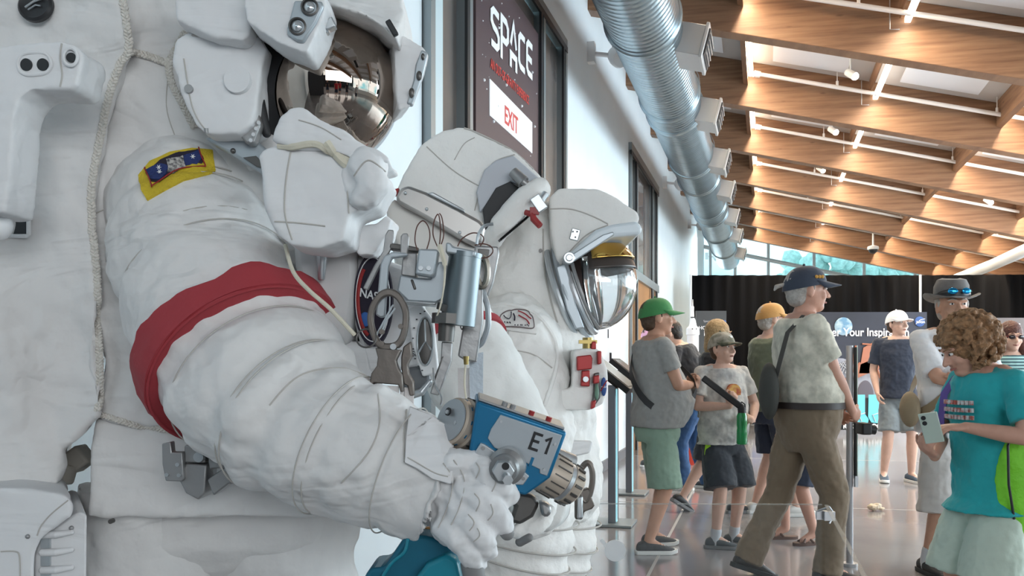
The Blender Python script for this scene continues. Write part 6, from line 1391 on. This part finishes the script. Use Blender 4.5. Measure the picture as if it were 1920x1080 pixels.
# neck ring of the suit, latch and red lever
mb = MB(); mb.tube([P(*q) for q in dense([(1018, 352, 2.52), (1000, 360, 2.50), (965, 395, 2.50), (935, 432, 2.52), (915, 460, 2.56), (900, 500, 2.6)], 6)], [.030]*6+[.034]*12+[.030]*13, 16); rl = mb.build('collar_roll', M_s2, s2, disp=[(.008, .03)])
mb = MB()
for i in range(16): u = i/15; mb.box(P(988-50*u, 408+42*u, 2.49), (.012, .008, .006), V((.7, 0, .7)), z=V((-.7, 0, .7)))
mb.build('lacing', M_black, s2, smooth=False)
mb = MB(); pcyl(mb, (1024, 362, 2.47), (1006, 388, 2.46), 7, 7, 14); mb.box(P(1010, 382, 2.45), (.03, .02, .045), V((.8, 0, .55)), z=V((-.55, 0, .8))); mb.build('silver_latch', M_mlight, s2, bevel=.002)
mb = MB(); mb.tube([P(*q) for q in ((985, 398, 2.46), (998, 402, 2.45), (1000, 410, 2.45), (1013, 424, 2.44))], [.008, .009, .010, .009], 10); mb.box(P(1002, 396, 2.45), (.025, .015, .02)); mb.build('red_lever', mat('lever_red', (.28, .03, .03), .4), s2, bevel=.001)
seam('stitch_seam', [(1018, 430), (1020, 500), (1032, 560), (1045, 605)], [tor], s2, r=.003)
for x, y in ((979, 556), (1014, 581), (1013, 470)): mb = MB(); c = surf(x, y, [tor], .001, back=2.6); mb.cyl(c+V((0, .003, 0)), c-V((0, .005, 0)), .0055, n=14); mb.build('snap', M_mdark, s2)
# helmet cover
cov = pillow('helmet_cover', M_s2, s2, [(1030, 372), (1048, 354), (1120, 352), (1150, 365), (1196, 398), (1200, 412), (1192, 420), (1150, 432), (1118, 440), (1085, 462), (1062, 498), (1045, 500), (1034, 450)], 2.62, .30, vox=.007, smo=5, disp=[(.008, .06)])
seam('stitch_seam', [(1032, 392), (1070, 392), (1110, 405), (1140, 420), (1060, 480)][:4], [cov], s2, r=.002); seam('stitch_seam', [(1140, 422), (1100, 440), (1060, 480)], [cov], s2, r=.002)
mb = MB(); c = surf(1078, 440, [cov], .001, back=2.6); mb.box(c, (.026, .006, .034), V((.96, 0, -.25)), z=V((.25, 0, .96))); cl = mb.build('cover_clip', M_mlight, s2, bevel=.002)
mb = MB()
for dx, dz_ in ((-.006, .008), (.006, .008), (.001, -.008)): mb.cyl(c+V((dx, -.003, dz_)), c+V((dx, -.005, dz_)), .0025, n=8)
mb.build('clip_hole', M_black, cl)
bc2 = P(1112, 532, 2.72)
mb = MB(); mb.slab([(1118, 430), (1150, 420), (1195, 414), (1206, 428), (1200, 440), (1150, 444), (1095, 470), (1068, 492), (1060, 482)], 2.58, .26); mb.build('shade_frame', mat('shell_white', (.66, .72, .76), .45), s2, bevel=.01)
gx = V((.82, -.20, .10)).normalized()
def cap_(c, ax, r, a0, a1, b0, b1, sq, n=20, m=14, t=.003):
    """patch of an ellipsoid between polar angles; ax forward, angle measured in the vertical plane b and sideways a"""
    zz_ = V((0, 0, 1)); zz_ = (zz_-ax*zz_.dot(ax)).normalized(); xx_ = ax.cross(zz_); T_ = []
    for i in range(m+1):
        b = math.radians(b0+(b1-b0)*i/m); T_.append([c+(ax*math.cos(b)*math.cos(math.radians(a0+(a1-a0)*j/n))*sq[0]+zz_*math.sin(b)*sq[2]+xx_*math.cos(b)*math.sin(math.radians(a0+(a1-a0)*j/n))*sq[1])*r for j in range(n+1)])
    return T_
def sheet(R, name, m, par, t=.003):
    mb = MB(); mb.rings(R, cap=False, closed=False); o = mb.build(name, m, par, ang=180); q = o.modifiers.new('so', 'SOLIDIFY'); q.thickness = t; return o
M_gold = mat('gold_visor', (.62, .38, .10), .12, 1.0)
sheet(cap_(bc2, gx, .150, -80, 80, 24, 46, (.98, .95, .98)), 'gold_visor', M_gold, s2)
sheet(cap_(bc2, gx, .144, -85, 85, 12, 40, (.95, .93, .98)), 'dark_sunshade', mat('shade_dark', (.05, .04, .035), .3), s2)
M_bub = mat('bubble_clear', (.93, .95, .96), .0, trans=1.0, ior=1.45)
M_bub2 = mat('bubble_inner', (.7, .74, .76), .05, alpha=.12, spec=.8)
sheet(cap_(bc2, gx, .140, -95, 95, -80, 30, (.95, .92, 1.0)), 'bubble_visor', M_bub, s2, .004)
sheet(cap_(bc2, gx, .126, -95, 95, -78, 24, (.95, .92, 1.0)), 'inner_bubble', M_bub2, s2, .003)
# tilted neck/face rings
ra2 = V((.90, -.25, .32)).normalized(); rb = bc2+V((-.035, 0, -.01))
for i, (k, r, m_) in enumerate(((-.052, .150, M_mlight), (-.030, .146, M_plate), (-.006, .141, M_alu), (.012, .133, M_mgrey))):
    mb = MB(); x, y = mb.frame(ra2); mb.tube([rb+ra2*k+x*r*.85*math.cos(a)+y*r*math.sin(a) for a in [2*math.pi*j/48 for j in range(48)]], .0095 if i < 3 else .006, 8, closed=True); mb.build('face_ring', m_, s2)
mb = MB(); mb.slab([(1042, 500), (1060, 494), (1068, 520), (1080, 570), (1096, 615), (1080, 618), (1062, 580)], 2.60, .02); mb.build('ring_flange', M_plate, s2, bevel=.004)
mb = MB(); mb.slab([(1058, 486), (1130, 440), (1150, 434), (1152, 440), (1080, 488), (1062, 496)], 2.57, .015); mb.build('visor_arm', M_plate, s2, bevel=.003)
mb = MB(); c = P(1067, 484, 2.565); mb.cyl(c+V((0, .01, 0)), c-V((0, .01, 0)), .017, n=28); mb.cyl(c, c-V((0, .014, 0)), .010, n=20); mb.build('visor_pivot', M_mlight, s2, bevel=.002)
# mannequin face in the dark of the bubble
mb = MB(); mb.ell(P(1085, 520, 2.76), (.05, .08, .10)); mb.ell(P(1100, 498, 2.74), (.022, .018, .014)); mb.build('inner_cap', mat('inner_cap', (.07, .04, .035), .6), s2, remesh=.007)
# chest module
ch = pillow('chest_module', M_s2, s2, [(1060, 660), (1070, 654), (1118, 660), (1125, 690), (1122, 735), (1138, 722), (1140, 690), (1136, 668), (1124, 660), (1140, 662), (1142, 730), (1128, 758), (1105, 770), (1048, 768), (1042, 752), (1044, 732), (1062, 726)][:0] or [(1076, 655), (1120, 652), (1128, 660), (1139, 690), (1140, 735), (1130, 758), (1105, 770), (1046, 768), (1041, 750), (1043, 730), (1072, 728)], 2.50, .20, vox=.006, smo=4, disp=[(.005, .04)])
sb('module_slot', M_mdark, ch, [(1114, 700), (1124, 698), (1126, 745), (1116, 760), (1110, 755), (1113, 728)], 2.485, .02, .003)
for q, d in (([(1082, 668), (1108, 665), (1111, 672), (1110, 692), (1082, 695)], 2.47), ([(1091, 695), (1106, 694), (1106, 725), (1089, 724)], 2.475), ([(1120, 658), (1128, 658), (1128, 682), (1121, 684)], 2.47), ([(1113, 705), (1124, 703), (1124, 718), (1113, 720)], 2.465), ([(1110, 752), (1118, 750), (1116, 764), (1108, 768)], 2.47), ([(1110, 640), (1118, 640), (1118, 655), (1108, 655)], 2.5)):
    mb = MB(); mb.slab(q, d, .035); mb.build('red_fitting', M_red2, ch, bevel=.003)
mb = MB(); c = P(1098, 711, 2.47); mb.cyl(c, c-V((0, .008, 0)), .008, n=8); mb.build('fitting_bolt', M_mlight, ch)
mb = MB(); c = P(1102, 633, 2.52); mb.cyl(c, c-V((0, 0, .035)), .015, n=10); mb.box(c+V((0, 0, -.012)), (.05, .03, .01)); mb.build('brass_knob', mat('brass', (.34, .26, .10), .35, .9), ch)
mb = MB(); mb.ell(P(1119, 735, 2.478), (.006, .006, .022)); mb.build('green_label', mat('label_green', (.12, .22, .16), .5), ch)
mb = MB(); c = P(1132, 725, 2.488); mb.ell(c, (.008, .004, .026)); e = mb.build('round_emblem', mat('emblem_blue', (.03, .08, .25), .6), ch)
mb = MB(); mb.tube([c+V((-.009, -.005, -.012)), c+V((.0, -.006, .004)), c+V((.009, -.005, .018))], .0015, 5); mb.build('emblem_line', M_red2, e); text('emblem_lettering', 'NASA', c+V((-.0075, -.0055, -.003)), (1, 0, 0), (0, 0, 1), .0075, M_white, e, ext=.0004, sx=.8)
sb('waist_tag', M_s2, s2, [(1054, 785), (1080, 788), (1082, 812), (1056, 810)], 2.6, .01, .006)
sb('waist_pocket', M_suit_s, s2, [(1046, 826), (1112, 828), (1106, 850), (1060, 860), (1046, 850)], 2.58, .04, .006)
# hook hanging at the hip
h = thing('tether_hook', 'small grey tether hook hanging beside the right end of the E1 tool', 'tether hook', (P(1095, 0, 1.75).x, 1.75, 0), group='tether hooks on white straps')
mb = MB(); mb.tube([P(*q) for q in dense([(1086, 890, 1.75), (1100, 868, 1.75), (1110, 880, 1.75), (1110, 910, 1.75), (1100, 940, 1.75), (1090, 930, 1.75)], 6, True)], .006, 8, closed=True); mb.build('hook_ring', bz, h)
sb('hook_body', bz, h, [(1088, 920), (1104, 915), (1116, 948), (1110, 955), (1096, 960), (1092, 975), (1078, 974), (1078, 938)], 1.745, .02, .003)
sb('hook_link', M_mlight, h, [(1083, 932), (1093, 930), (1093, 972), (1082, 974)], 1.735, .012, .003)
